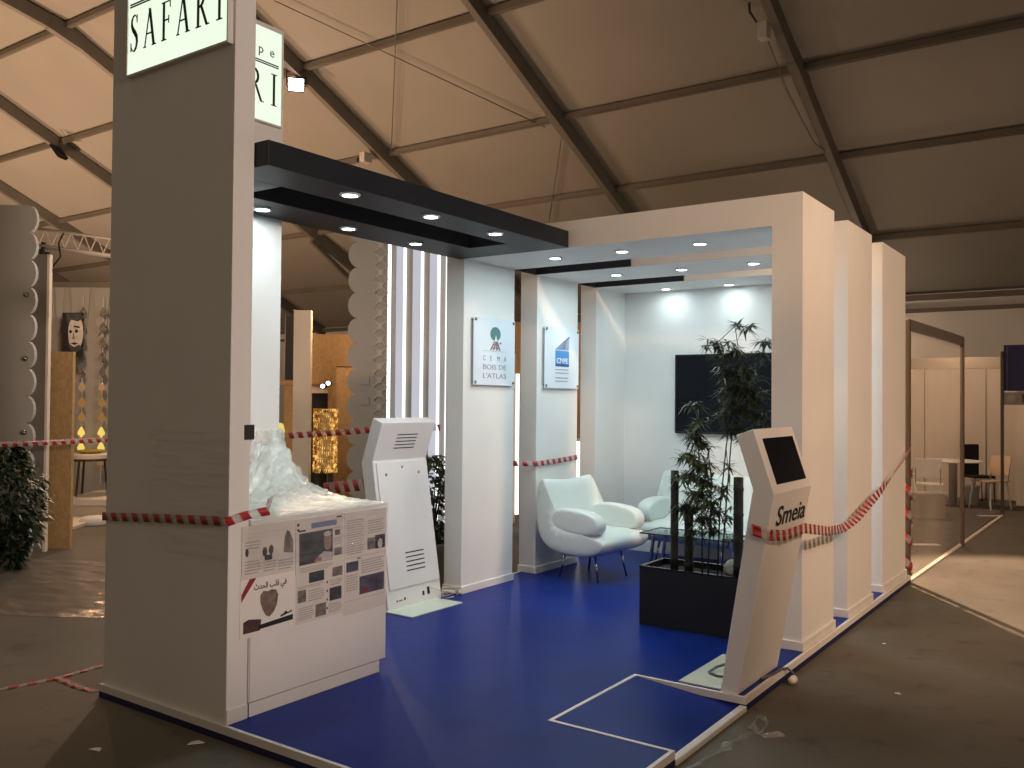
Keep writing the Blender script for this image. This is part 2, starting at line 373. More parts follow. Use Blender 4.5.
# ------------------------------------------------------------------ hall shell
struct(MB().box(-48, 16, -8, 30, -0.12, 0).build('floor', M['concrete']))
SL = 0.4608; EY, EZ = 22.0, 4.17
def roofz(y): return EZ + SL * (EY - y) if y >= 10 else EZ + SL * 12 + 0.2 * (10 - y)
prof = [(22.0, roofz(22)), (10, roofz(10)), (4.5, roofz(4.5)), (4.5, roofz(4.5) + .03), (10, roofz(10) + .03), (22.0, roofz(22) + .03)]
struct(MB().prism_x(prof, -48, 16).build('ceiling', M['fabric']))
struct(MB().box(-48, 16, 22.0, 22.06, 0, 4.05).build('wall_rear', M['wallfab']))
RX = [0.10, -4.66, -9.40, -14.10, -18.80, -23.60, -28.40, -33.2]
names = ['first', 'second', 'third', 'fourth', 'fifth', 'sixth', 'seventh', 'eighth']
DN = 0.19
for i, x in enumerate(RX):
    t = thing('tent_rafter', (x, 22, 0), 'grey steel roof rafter of the tent, %s one counted from the right' % names[i], 'roof beam', 'tent roof rafters')
    m = MB(); m.bar((x, 22, roofz(22) - DN), (x, 10, roofz(10) - DN), .14, .30); m.build('lower_beam', M['steel'], t, bevel=.01)
    m = MB(); m.bar((x, 10, roofz(10) - DN), (x, 4.6, roofz(4.6) - DN), .14, .30); m.build('upper_beam', M['steel'], t, bevel=.01)
    m = MB(); m.box(x - .08, x + .08, 21.75, 21.99, 0, 4.0); m.build('column', M['steel'], t, bevel=.01)
    for yy in (10.0, 14.95):
        m = MB(); m.bar((x, yy + .35, roofz(yy + .35) - DN), (x, yy - .35, roofz(yy - .35) - DN), .16, .32); m.build('splice_plate', M['steel'], t)
m = MB(); m.bar((-18.8, 17.0, 6.05), (-18.8, 20.6, 3.9), .10, .12)
tag(m.build('knee_brace', M['steel']), 'slim grey diagonal brace under the rafter seen below the black beams', 'roof brace')
PY = [(22.0, .16, 'eave purlin running along the top of the rear tent wall'), (19.68, .11, 'lowest roof purlin above the eave of the tent'), (17.18, .11, 'second roof purlin above the eave of the tent'),
      (15.0, .13, 'third roof purlin above the eave of the tent'), (12.45, .13, 'fourth roof purlin above the eave, at the flood lamps'), (10.0, .12, 'highest roof purlin in view at the bend of the rafters')]
for y, w, lb in PY:
    m = MB(); zz = roofz(y) - .09
    m.box(-48, 16, y - w / 2 - (0.12 if y == 22 else 0), y + w / 2 - (0.12 if y == 22 else 0), zz - .06, zz + .05)
    t = thing('tent_purlin', (0, y, zz), 'grey ' + lb, 'roof beam', 'tent roof purlins')
    m.build('beam', M['purlin'], t)
    m = MB(); m.box(-48, 16, y - .015 - (0.12 if y == 22 else 0), y + .015 - (0.12 if y == 22 else 0), zz - .075, zz - .06); m.build('keder_rail', M['steel'], t)
m = MB().box(-48, 16, 21.8, 21.95, 3.74, 3.82); tag(m.build('eave_rail', M['purlin']), 'grey horizontal rail below the eave on rear tent wall', 'rail')
# bracing cables
def cable(pts, label, r=.012):
    tag(MB().tube(pts, r, 6).build('bracing_cable', M['cablegrey'], smooth=True), label, 'cable', 'roof bracing cables')
def rp(x, y, d=.12): return (x, y, roofz(y) - d)
cable([(-13.2, 10.95, 9.10), (-9.85, 15.1, 7.22)], 'thin diagonal bracing cable crossing the roof bay above the black beams')
cable([(-14.0, 15.03, 7.24), (-10.7, 11.6, 8.80)], 'thin upright cable meeting the rafter right of the flood lamp')
cable([(-9.7, 15.5, 7.05), (-11.5, 17.85, 5.95)], 'thin hanging cable under the middle rafter above the white portal')
cable([(-4.75, 13.7, 7.35), (-4.8, 14.9, 6.85), (-4.77, 16.2, 6.35), (-4.7, 16.6, 6.3)], 'drooping cable looped below the small fixture on right rafter')
# flood lamps
def floodlamp(loc, aim, label, lit=True, sc=1.0):
    t = thing('flood_lamp', loc, label, 'flood lamp', None)
    d = (Vector(aim) - Vector(loc)).normalized(); rot = d.to_track_quat('-Y', 'Z').to_matrix().to_4x4()
    xf = Matrix.Translation(loc) @ rot
    MB(xf).box(-.17 * sc, .17 * sc, 0, .10 * sc, -.14 * sc, .14 * sc).build('housing', M['darkmetal'], t, bevel=.01)
    MB(xf).box(-.15 * sc, .15 * sc, -.008, 0, -.12 * sc, .12 * sc).build('lens', M['flood'] if lit else M['screen'], t)
    b = MB(xf); b.box(-.20 * sc, -.18 * sc, .02, .08, -.03, .25 * sc); b.box(.18 * sc, .20 * sc, .02, .08, -.03, .25 * sc); b.box(-.20 * sc, .20 * sc, .02, .08, .24 * sc, .27 * sc)
    b.build('bracket', M['darkmetal'], t)
    return t
floodlamp((-14.12, 12.30, 8.10), (0, 0, 1.6), 'glowing flood lamp hanging on the rafter above the black beams')
floodlamp((-4.66, 13.0, 8.02), (-1.0, 7.0, 0), 'flood lamp hanging on the rafter behind the white portal', True)
floodlamp((-23.35, 12.3, 8.05), (-30, 9, 2), 'unlit black flood lamp on the far left rafter', False)
t = thing('junction_box', (-4.80, 13.75, 7.55), 'small grey junction box clamped to the right rafter', 'junction box', 'boxes on the rafters')
MB().box(-4.92, -4.76, 13.65, 13.85, 7.42, 7.68).build('housing', M['grey'], t, bevel=.01)
MB().lathe([(.012, 0), (.012, .03)], (-4.92, 13.75, 7.5), 8, 'x').build('indicator', M['white'], t)
MB().tube([(-4.9, 13.6, 7.65), (-4.98, 13.5, 7.8), (-4.95, 13.4, 7.9)], .02, 6).build('plug', M['darkmetal'], t)
t = thing('junction_box', (-14.2, 14.4, 7.2), 'small pale box clamped under the rafter beside the black beams', 'junction box', 'boxes on the rafters')
MB().box(-14.34, -14.18, 14.35, 14.6, 7.0, 7.22).build('housing', M['grey'], t, bevel=.01)
MB().box(-14.42, -14.34, 14.35, 14.45, 7.02, 7.10).build('clamp', M['darkmetal'], t)

# ------------------------------------------------------------------ booth platform
XL, XR, YF, YB = -4.735, -1.74, 2.77, 8.95
RX0, RY0, RY1 = -2.40, 3.80, 4.70
outline = [(XL, YF), (XR, YF), (XR, RY0), (RX0, RY0), (RX0, RY1), (XR, RY1), (XR, YB), (XL, YB)]
t = thing('booth_platform', (-3.2, 5.8, 0), 'low booth platform with bright blue carpet and white edging', 'platform')
MB().prism_z(outline, 0.0, 0.034).build('skirt', M['navy'], t)
inn = [(XL + .02, YF + .02), (XR - .02, YF + .02), (XR - .02, RY0 - .02), (RX0 - .02, RY0 - .02), (RX0 - .02, RY1 + .02), (XR - .02, RY1 + .02), (XR - .02, YB - .02), (XL + .02, YB - .02)]
MB().prism_z(inn, 0.034, Z).build('carpet', M['carpet'], t)
n = len(outline)
for i in range(n):
    a, b = outline[i], outline[(i + 1) % n]; c, d = inn[(i + 1) % n], inn[i]
    MB().prism_z([a, b, c, d], 0.034, Z + .003).build('edge_trim', M['trim'], t)
t = thing('entry_ramp', (-2.05, 4.25, 0), 'blue carpeted entry ramp with white edge strip cut into the platform', 'ramp')
MB().prism_y([(RX0 + .001, 0.0), (XR - .02, 0), (XR - .02, .014), (RX0 + .001, Z)], RY0 + .002, RY1 - .002).build('carpet', M['carpet'], t)
MB().box(XR - .035, XR + .008, RY0 + .003, RY1 - .003, .0, .030).build('edge_strip', M['trim'], t, bevel=.006)

# ------------------------------------------------------------------ illuminated corner tower
TX0, TX1, TY0, TY1, TY2, TZ = -4.73, -3.6495, 2.79, 2.915, 3.89, 4.08
t = thing('sign_tower', (-4.2, 2.9, Z), 'tall white L-shaped corner tower with illuminated signs at its top', 'tower')
MB().box(TX0, TX1, TY0, TY1, Z, TZ).build('front_slab', M['white'], t, bevel=.004)
MB().box(TX0, -4.585, TY1, TY2, Z, TZ).build('side_slab', M['white'], t, bevel=.004)
MB().box(TX1 - .01, TX1 + .006, TY0 + .001, TY1, Z, Z + .072).build('baseboard', M['trim'], t, bevel=.002)
def lightbox(label, mapper, flip):
    """mapper takes (u along the face, proud, z) to the place; the face is 0.88 wide"""
    b = thing('light_box_sign', mapper(.44, 0, 3.74), label, 'illuminated sign', 'SAFARI light boxes')
    def boxm(u0, u1, p0, p1, z0, z1):
        m = MB(); m.box(u0, u1, p0, p1, z0, z1); m.v = [Vector(mapper(v.x, v.y, v.z)) for v in m.v]; return m
    fr = MB()
    for u0, u1, z0, z1 in ((0, .88, 3.425, 3.435), (0, .88, 4.035, 4.045), (0, .008, 3.435, 4.035), (.872, .88, 3.435, 4.035)):
        fr.box(u0, u1, 0, .032, z0, z1)
    fr.v = [Vector(mapper(v.x, v.y, v.z)) for v in fr.v]
    fr.build('frame', M['trim'], b)
    boxm(.008, .872, 0, .026, 3.435, 4.035).build('face', M['lightbox'], b)
    def flat(polys, name, z0):
        m = MB()
        for p in polys: m.prism(p, lambda a, c: mapper(a, .028, z0 + c), lambda a, c: mapper(a, .032, z0 + c))
        return m.build(name, M['ink'], b)
    flat(sign_word('SAFARI', .035, .845, .205), 'lettering', 3.552)
    flat([rect(.03, 0, .845, .007), rect(.03, .013, .845, .020)], 'rule', 3.800)
    return b
lb = lightbox('lit SAFARI sign on the front face of the corner tower', lambda u, p, z: (-4.55 + u, TY0 - p, z), False)
lb = lightbox('lit SAFARI sign on the side face of the corner tower, half hidden', lambda u, p, z: (-4.585 + p, 2.975 + u, z), True)
m = text_mb('p', .085, 0, .002); moved(m, lambda v: (-4.553 + v.y * -1, 3.655 + v.x, 3.862 + v.z)); m.build('lettering', M['plaquetext'], lb)
m = text_mb('e', .085, 0, .002); moved(m, lambda v: (-4.553 + v.y * -1, 3.745 + v.x, 3.862 + v.z)); m.build('lettering', M['plaquetext'], lb)
m = MB().box(TX1, TX1 + .004, 2.875, 2.935, 1.46, 1.535); tag(m.build('tape_patch', M['darktape']), 'small dark piece of tape on the tower edge above the counter', 'tape')

# ------------------------------------------------------------------ counter
TX1 = -3.655
t = thing('service_counter', (-4.1, 3.4, Z), 'white service counter papered with newspaper pages beside the tower', 'counter')
MB().box(-4.58, TX1, 2.925, 3.905, Z + .07, 1.035).build('body', M['white'], t, bevel=.004)
MB().box(-4.55, TX1 + .004, 2.93, 3.865, Z, Z + .068).build('plinth', M['white'], t)
MB().box(-4.58, TX1 + .004, 2.925, 3.915, 1.035, 1.055).build('worktop', M['white'], t, bevel=.003)
MB().box(TX1, TX1 + .006, 2.93, 3.915, Z + .072, 1.034).build('front_panel', M['white'], t, bevel=.002)

PX = TX1 + .0078
def page(y0, y1, z0, z1, label, tilt=0.0, shiny=False, PX=TX1 + .0078):
    g = thing('newspaper_page', (PX, (y0 + y1) / 2, z0), label, 'newspaper', 'newspaper pages on the counter')
    yc, zc = (y0 + y1) / 2, (z0 + z1) / 2; ca, sa = math.cos(tilt), math.sin(tilt)
    def mp(a, b, lv):
        dy, dz = a - yc, b - zc
        return (PX + lv, yc + dy * ca - dz * sa, zc + dy * sa + dz * ca)
    m = MB(); m.prism(rect(y0, z0, y1, z1), lambda a, b: mp(a, b, 0), lambda a, b: mp(a, b, .002)); m.build('sheet', M['papershine'] if shiny else M['paper'], g)
    W, H = y1 - y0, z1 - z0
    def patch(name, material, polys, lv=.003):
        m = MB()
        for p in polys: m.prism([(y0 + a * W, z0 + b * H) for a, b in p], lambda a, b: mp(a, b, .0018), lambda a, b: mp(a, b, lv))
        return m.build(name, M[material], g)
    return patch
def ell(cx, cy, rx, ry, n=14): return [(cx + rx * math.cos(2 * PI * i / n), cy + ry * math.sin(2 * PI * i / n)) for i in range(n)]
def lines(x0, x1, y0, y1, n, frac=.45): return [rect(x0, y0 + (y1 - y0) * (i + .2) / n, x1 - (0.12 * (x1 - x0) if i % 4 == 0 else 0), y0 + (y1 - y0) * (i + .2 + frac) / n) for i in range(n)]
p = page(2.868, 3.206, .762, 1.028, 'faded newspaper page at upper left of counter, with two small dark heads pictured', .0)
p('text', 'textgrey', lines(.06, .34, .08, .36, 5) + lines(.40, .64, .08, .30, 4) + lines(.68, .96, .06, .28, 4) + lines(.06, .34, .55, .72, 3)); p('rule', 'textgrey', [rect(.04, .84, .97, .845)])
p('picture', 'photomid', [[(.78, .40), (.97, .36), (.97, .60), (.90, .78), (.85, .82), (.80, .70)]]); p('picture', 'photodark', [ell(.42, .47, .045, .09), ell(.54, .49, .045, .09), rect(.42, .30, .56, .40)]); p('picture', 'photodark', [ell(.09, .50, .03, .08)])
p = page(3.214, 3.556, .735, 1.028, 'newspaper page with large photo of a speaker, upper middle of counter', .015)
p('headline', 'bluehead', [rect(.32, .80, .86, .90)]); p('headline', 'ink', [rect(.06, .77, .20, .80), rect(.86, .93, .97, .96), rect(.03, .88, .07, .93), rect(.03, .79, .07, .83)])
p('picture', 'photodark', [rect(.07, .16, .77, .74)]); p('portrait', 'skin', [ell(.66, .52, .085, .17)], .0034); p('portrait', 'photolight', [[(.40, .165), (.48, .28), (.58, .34), (.76, .30), (.77, .165)]], .0033); p('portrait', 'skin', [[(.36, .18), (.44, .26), (.52, .25), (.54, .18)]], .0036); p('portrait', 'photolight', [ell(.66, .66, .08, .05)], .0037)
p('picture', 'photoblue', [rect(.82, .60, .93, .70)]); p('picture', 'photomid', [rect(.80, .22, .97, .36)]); p('text', 'textgrey', lines(.80, .97, .42, .57, 4) + lines(.80, .97, .72, .77, 2) + lines(.08, .76, .02, .12, 3))
p = page(3.565, 3.905, .748, 1.028, 'newspaper page of faint text and two dark photos, upper right of counter', .01)
p('text', 'textgrey', lines(.06, .46, .14, .86, 15) + lines(.55, .94, .50, .80, 6)); p('rule', 'textgrey', [rect(.05, .08, .97, .088)]); p('picture', 'photomid', [rect(.54, .18, .73, .42)]); p('picture', 'ink', [rect(.73, .17, .97, .45)]); p('picture', 'photolight', [ell(.85, .27, .06, .10)], .0034); p('emblem', 'photomid', [rect(.30, .03, .38, .06)])
p = page(2.862, 3.208, .468, .774, 'white page with Arabic headline and brown stone mask, lower left of counter', .0, True, TX1 + .0066)
mk = [(.36, .66), (.42, .72), (.50, .70), (.57, .72), (.65, .70), (.69, .62), (.67, .45), (.61, .34), (.53, .27), (.46, .31), (.40, .42), (.36, .55)]
p('picture', 'mask', [mk]); p('ribbon', 'redink', [[(.02, .72), (.18, .985), (.30, .985), (.02, .56 + .04)]]); p('banner', 'ink', [[(.34, .10), (.98, .13), (.98, .22), (.34, .17)]]); p('banner', 'maroon', [[(.06, .08), (.36, .08), (.38, .26), (.16, .30), (.06, .27)]]); p('headline', 'ink', [[(.74, .25), (.80, .27), (.84, .31), (.88, .27), (.95, .30), (.96, .27), (.74, .22)]])
news = [o for o in COL.objects if o.name.startswith('newspaper_page')][-1]
m = text_mb('\uFE99\uFEAA\uFEA4\uFEDF\uFE8D \uFE90\uFEE0\uFED7 \uFEF2\uFED3', .052, .0006, .0008)
if m.v:
    xs = [v.x for v in m.v]; k = .21 / max(.01, max(xs) - min(xs)); x0 = min(xs)
    moved(m, lambda v: (TX1 + .0066 + .0032 - v.y * .5, 2.945 + (v.x - x0) * k, .703 + v.z * max(.8, min(1.2, k)))); m.build('headline', M['ink'], news)
p = page(3.222, 3.562, .472, .768, 'newspaper page of text blocks with four small photos, lower middle of counter', .012, False, TX1 + .0066)
p('picture', 'photodark', [rect(.26, .70, .58, .93)]); p('picture', 'photomid', [rect(.76, .72, .98, .92)]); p('picture', 'photomid', [rect(.03, .38, .20, .60)]); p('picture', 'photodark', [rect(.70, .28, .96, .52)]); p('picture', 'photomid', [rect(.40, .05, .62, .28)])
p('text', 'textgrey', lines(.04, .55, .62, .68, 2) + lines(.25, .58, .36, .58, 5) + lines(.04, .36, .06, .30, 6) + lines(.70, .97, .56, .68, 3) + lines(.68, .96, .06, .24, 5)); p('rule', 'ink', [rect(.635, .62, .66, .66), rect(.635, .46, .66, .50), rect(.635, .30, .66, .34), rect(.635, .14, .66, .18)])
p = page(3.570, 3.905, .455, .775, 'greyish newspaper page with wide dark blue photo, lower right of counter', .012, False, TX1 + .0066)
p('picture', 'photoblue', [rect(.05, .74, .33, .97)]); p('picture', 'photoblue', [rect(.36, .30, .96, .62)]); p('picture', 'redink', [ell(.52, .36, .08, .035)], .0036); p('text', 'textgrey', lines(.40, .95, .66, .92, 6) + lines(.05, .32, .40, .70, 7)); p('rule', 'textgrey', [rect(.03, .23, .97, .238)])

# plastic wrap drawn up from the counter to the tower
def wrap_sheet():
    nu, nv = 110, 60; mb = MB(); vs = []
    for i in range(nu + 1):
        u = i / nu                                    # 0 at the tower, 1 at the front edge of the counter
        X = -4.59 + u * .93
        edge = 1.058 + .40 * math.exp(-u * 5.2) * (1 - u)
        for j in range(nv + 1):
            v = j / nv                                # 0 far edge, 1 near edge beside the front slab
            Y = 3.90 - v * .95
            k = max(0, 1 - v * 1.05) ** 1.5
            wob = math.sin(u * 70 + v * 16) * .014 + math.sin(u * 31 - v * 40) * .009
            ang = math.atan2(3.95 - Y, X + 4.62); rise = min(1, max(0, (edge - 1.058) * k / .4))
            fold = abs(math.sin(ang * 30 + 1.3 * math.sin(ang * 9))) * .055 * (rise * (1 - rise) * 4) ** .5
            z = 1.058 + fold + (edge - 1.058) * k + abs(wob) * (0.25 + 1.2 * (edge - 1.058) * k / .4 * 2)
            vs.append((X + wob * .6 * k, Y, z))
    fs = [(i * (nv + 1) + j, (i + 1) * (nv + 1) + j, (i + 1) * (nv + 1) + j + 1, i * (nv + 1) + j + 1) for i in range(nu) for j in range(nv)]
    mb._add(vs, fs); return mb
t = thing('plastic_wrap', (-4.1, 3.4, 1.055), 'crumpled clear plastic wrap gathered over the counter up to the tower', 'plastic wrap')
wrap_sheet().build('top_sheet', M['wraptop'], t, smooth=True)
mb = MB(); vs = []; nu, nv = 40, 10                    # pleated cone pulled up to the side slab
for i in range(nu + 1):
    a = i / nu
    foot = Vector((-4.585 + .36 * a + .03 * math.sin(a * 50), 3.05 + .85 * a, 1.065))
    foot.x = -4.58 + .40 * (a ** 1.5)
    for j in range(nv + 1):
        w = j / nv; top = Vector((-4.588, 3.62 + .27 * a, 1.46))
        pnt = foot.lerp(top, w); sag = math.sin(PI * w) * -.10 * a
        ple = (1 - w * .7) * .016 * math.sin(a * 95)
        vs.append((pnt.x + sag * .6 + abs(ple), pnt.y + ple, pnt.z + sag * .7))
mb._add(vs, [(i * (nv + 1) + j, (i + 1) * (nv + 1) + j, (i + 1) * (nv + 1) + j + 1, i * (nv + 1) + j + 1) for i in range(nu) for j in range(nv)])
mb.build('gathered_cone', M['wrap'], t)
m = MB().box(TX1 + .012, TX1 + .0135, 2.90, 3.92, .80, 1.06); m.build('front_overlap', M['film'], t)
t = thing('stretch_film', (-3.9, 2.78, .9), 'clear stretch film wound round the lower half of the tower', 'stretch film')
MB().box(-4.30, TX1 + .006, TY0 - .0045, TY0 - .0035, .86, 1.50).build('front_sheet', M['film'], t)
MB().box(TX1 + .0035, TX1 + .0045, TY0 - .004, 2.922, .80, 1.55).build('side_sheet', M['film'], t)

# ------------------------------------------------------------------ barrier tape
def tape(label, pts, w=.055, twist=None, step=.06, group='red and white barrier tape'):
    P = [Vector(p) for p in pts]; out = []; L = [0]
    for i in range(len(P) - 1):
        n = max(1, int((P[i + 1] - P[i]).length / step))
        for k in range(n): out.append(P[i].lerp(P[i + 1], k / n))
    out.append(P[-1])
    me = bpy.data.meshes.new('barrier_tape'); vs = []; uv = []; s = 0
    for i, p in enumerate(out):
        if i: s += (out[i] - out[i - 1]).length
        d = (out[min(i + 1, len(out) - 1)] - out[max(i - 1, 0)]).normalized()
        a = twist(i / len(out)) if twist else 0
        side = d.cross(Vector((0, 0, 1)))
        if side.length < .1: side = Vector((1, 0, 0))
        side.normalize(); u = side.cross(d).normalized()
        wv = u * math.cos(a) + side * math.sin(a); nn = wv.cross(d).normalized() * .0006
        vs += [p - wv * w / 2 - nn, p + wv * w / 2 - nn, p + wv * w / 2 + nn, p - wv * w / 2 + nn]; uv += [(s, 0), (s, 1), (s, 1), (s, 0)]
    fs = []
    for i in range(len(out) - 1):
        for k in range(4): fs.append((4 * i + k, 4 * i + (k + 1) % 4, 4 * i + 4 + (k + 1) % 4, 4 * i + 4 + k))
    me.from_pydata([tuple(v) for v in vs], [], fs); me.materials.append(M['tape'])
    ul = me.uv_layers.new(name='UVMap')
    for lp in me.loops: ul.data[lp.index].uv = uv[lp.vertex_index]
    for pl in me.polygons: pl.use_smooth = True
    o = bpy.data.objects.new('barrier_tape', me); COL.objects.link(o)
    return tag(o, label, 'barrier tape', group)
def sag(a, b, d, n=10):
    a, b = Vector(a), Vector(b)
    return [a.lerp(b, i / n) - Vector((0, 0, d * 4 * (i / n) * (1 - i / n))) for i in range(n + 1)]
tape('red and white barrier tape stretched round the front of the tower', [(-4.76, 2.9, 1.0), (-4.745, 2.778, 1.0), (-4.2, 2.778, 1.035), (-3.63, 2.777, 1.066), (-3.63, 2.90, 1.088), (-3.60, 3.0, 1.10)], .045)
tape('torn end of red barrier tape lying on the wrapped counter top', [(-3.62, 3.005, 1.10), (-3.72, 3.10, 1.13), (-3.85, 3.22, 1.135)], .05, lambda f: .5 + f * .6)
tape('red and white barrier tape running behind the tall sign column at left', sag((-8.35, 3.0, 1.24), (-8.9, 6.6, 1.27), .03), .05)
tape('red and white barrier tape strung behind the left kiosk', sag((-6.62, 5.4, 1.31), (-5.1, 5.75, 1.44), .01) + [(-4.85, 5.85, 1.43)], .055)
tape('lower short barrier tape between the counter and left kiosk', [(-5.80, 5.42, .885), (-5.36, 5.5, .945)], .10)
tape('red and white barrier tape pulled across the second white column', sag((-4.76, 6.60, 1.10), (-4.56, 6.87, 1.085), .004, 4) + sag((-4.54, 6.90, 1.085), (-4.54, 7.63, 1.115), .006, 6) + [(-4.7, 7.9, 1.12)], .05)
tape('red and white barrier tape hanging from right kiosk to the dark post', [(-1.72, 4.695, .985)] + [(-1.615, 4.70, .960), (-1.61, 4.95, .93), (-1.61, 5.30, .93)] + [(-1.62, 5.6, .885), (-1.64, 5.9, .84), (-1.68, 6.4, .800), (-1.69, 6.8, .825), (-1.70, 7.18, .888), (-1.70, 7.55, .955), (-1.70, 7.92, 1.029), (-1.71, 8.5, 1.175), (-1.738, 8.95, 1.27)], .06, lambda f: .9 * math.sin(f * 9) if f > .35 else 0.0)
tape('barrier tape wound round the foot of the dark stall post', [(-1.765 + .035 * math.cos(i * .55), 8.965 + .035 * math.sin(i * .55), 1.05 - i * .02) for i in range(50)], .06)
tape('barrier tape lying on the concrete left of the tower', [(-5.60, 2.30, .004), (-5.293, 2.504, .004), (-5.237, 2.80, .004), (-5.264, 3.07, .004), (-5.2, 3.4, .004)], .05, lambda f: PI / 2)
tape('loose end of barrier tape on concrete touching the platform corner', [(-5.237, 2.80, .006), (-5.0, 2.79, .005), (-4.83, 2.80, .005)], .05, lambda f: PI / 2)

# ------------------------------------------------------------------ kiosks
def kiosk(label, s, x0, y0, y1, front, z0=Z):
    """s = +1 faces +X, -1 faces -X; x0 = foot of the front face"""
    t = thing('touchscreen_kiosk', (x0, (y0 + y1) / 2, z0), label, 'kiosk')
    X = lambda d: x0 + s * d
    shape = [(X(0), z0), (X(.20), 1.175), (X(.084), 1.524), (X(-.015), 1.488), (X(.082), 1.194), (X(-.10), z0)]
    MB().prism_y(shape, y0, y1).build('body', M['whitemet'], t, bevel=.005)
    # screen in the sloping head face
    a = Vector((X(.20), 0, 1.1752)); b = Vector((X(.084), 0, 1.524)); d = b - a; nn = Vector((-d.z * -s, 0, d.x * -s)).normalized()
    if nn.x * s < 0: nn = -nn
    W = y1 - y0
    def onface(y, f, lv): p = a + d * f + nn * lv; return (p.x, y, p.z)
    m = MB(); m.prism(rect(y0 + .085, .135, y1 - .055, .845), lambda u, f: onface(u, f, -.004), lambda u, f: onface(u, f, .002)); m.build('screen', M['screen'], t)
    # rear door and vents
    ra = Vector((X(-.10), 0, z0)); rb = Vector((X(.082), 0, 1.194)); rd = rb - ra; rn = Vector((rd.z, 0, -rd.x)).normalized()
    if rn.x * s > 0: rn = -rn
    def onrear(y, f, lv): p = ra + rd * f + rn * lv; return (p.x, y, p.z)
    m = MB(); m.prism(rect(y0 + .03, .135, y1 - .012, .985), lambda u, f: onrear(u, f, 0), lambda u, f: onrear(u, f, .012)); dr = m.build('rear_door', M['whitemet'], t, bevel=.003)
    m = MB()
    for i in range(5): m.prism(rect(y0 + .24, .235 + i * .030, y1 - .17, .243 + i * .030), lambda u, f: onrear(u, f, .006), lambda u, f: onrear(u, f, .0128))
    m.build('vent', M['ink'], dr)
    m = MB()
    for (yy, ff, r) in ((y0 + .31, .945, .010), (y0 + .12, .90, .012), (y0 + .50, .90, .012)):
        c = onrear(yy, ff, .013); m.lathe([(0.001, 0), (r, 0), (r * .8, -s * .004), (0.001, -s * .005)], c, 10, 'x')
    m.build('lock', M['alu'], dr)
    ha = Vector((X(.082), 0, 1.1942)); hb = Vector((X(-.015), 0, 1.488)); hd = hb - ha; hn = Vector((hd.z, 0, -hd.x)).normalized()
    if hn.x * s > 0: hn = -hn
    def onhead(y, f, lv): p = ha + hd * f + hn * lv; return (p.x, y, p.z)
    m = MB()
    for i in range(5): m.prism(rect(y0 + .20 + i * .002, .30 + i * .09, y1 - .19 + i * .003, .325 + i * .09), lambda u, f: onhead(u, f, -.002), lambda u, f: onhead(u, f, .0012))
    m.build('vent', M['ink'], t)
    # sockets low on the back
    m = MB()
    for (u0, u1, f0, f1) in ((.40, .42, .05, .08), (.46, .485, .05, .10), (.10, .112, .05, .06), (.13, .14, .05, .058), (.15, .16, .05, .058), (.185, .20, .05, .068)):
        m.prism(rect(y0 + u0, f0, y0 + u1, f1), lambda u, f: onrear(u, f, -.002), lambda u, f: onrear(u, f, .004))
    m.build('socket', M['ink'], t)
    # base plate
    xa, xb = X(-.09), X(-.36)
    MB().box(min(xa, xb), max(xa, xb), y0 - .0 + (.03 if s > 0 else -.03), y1 - .03 + (.06 if s > 0 else -.03), z0, z0 + .009).build('base_plate', M['basewhite'], t, bevel=.002)
    return t, X
kr, X = kiosk('white kiosk with Smeia lettering and dark screen at the platform edge', 1, -1.793, 4.715, 5.372, True)
m = text_mb('Smeia', .158, .0014, .0015, xscale=.98)
pa = Vector((-1.793, 0, Z)); pd = Vector((.2, 0, 1.105)).normalized()
xs = [v.x for v in m.v]; k = .505 / (max(xs) - min(xs))
moved(m, lambda v: (-1.793 + (.938 + v.z) * pd.x + .0025 - v.y, 4.825 + (v.x - min(xs)) * k, Z + (.938 + v.z) * pd.z)); m.build('lettering', M['ink'], kr)
MB().tube([(-1.93, 4.96, Z + .012), (-2.0, 4.93, Z + .016), (-2.06, 4.96, Z + .02), (-2.05, 5.05, Z + .03), (-1.98, 5.14, Z + .05), (-1.93, 5.16, Z + .09)], .008, 6).build('cable', M['cablegrey'], kr, smooth=True)
kl, X = kiosk('white kiosk seen from its vented back beside the counter', -1, -4.71, 4.975, 5.60, False)
m = MB()
for k in range(5): m.tube([(-4.60 + .065 * math.cos(a) + .004 * k, 5.70 + .10 * math.sin(a), Z + .015 + .008 * k + .02 * math.sin(a + k)) for a in [2 * PI * i / 18 for i in range(18)]], .006, 6)
m.tube([(-4.6, 5.44, Z + .11), (-4.56, 5.52, Z + .08), (-4.56, 5.62, Z + .03)], .006, 6)
m.build('cord', M['cord'], kl, smooth=True)
t = thing('power_plug', (-1.665, 5.45, 0), 'white power plug hanging on a black cable over the platform edge', 'plug')
MB().tube([(-1.78, 5.05, Z + .01), (-1.75, 5.18, Z + .012), (-1.745, 5.30, Z + .012), (-1.725, 5.35, Z + .008), (-1.69, 5.36, .05), (-1.68, 5.33, .03)], .008, 6).build('cable', M['cablegrey'], t, smooth=True)
MB().lathe([(.012, 0), (.022, .012), (.024, .055), (.02, .06)], (-1.68, 5.275, .027), 12, 'y').build('plug_body', M['white'], t, smooth=True)

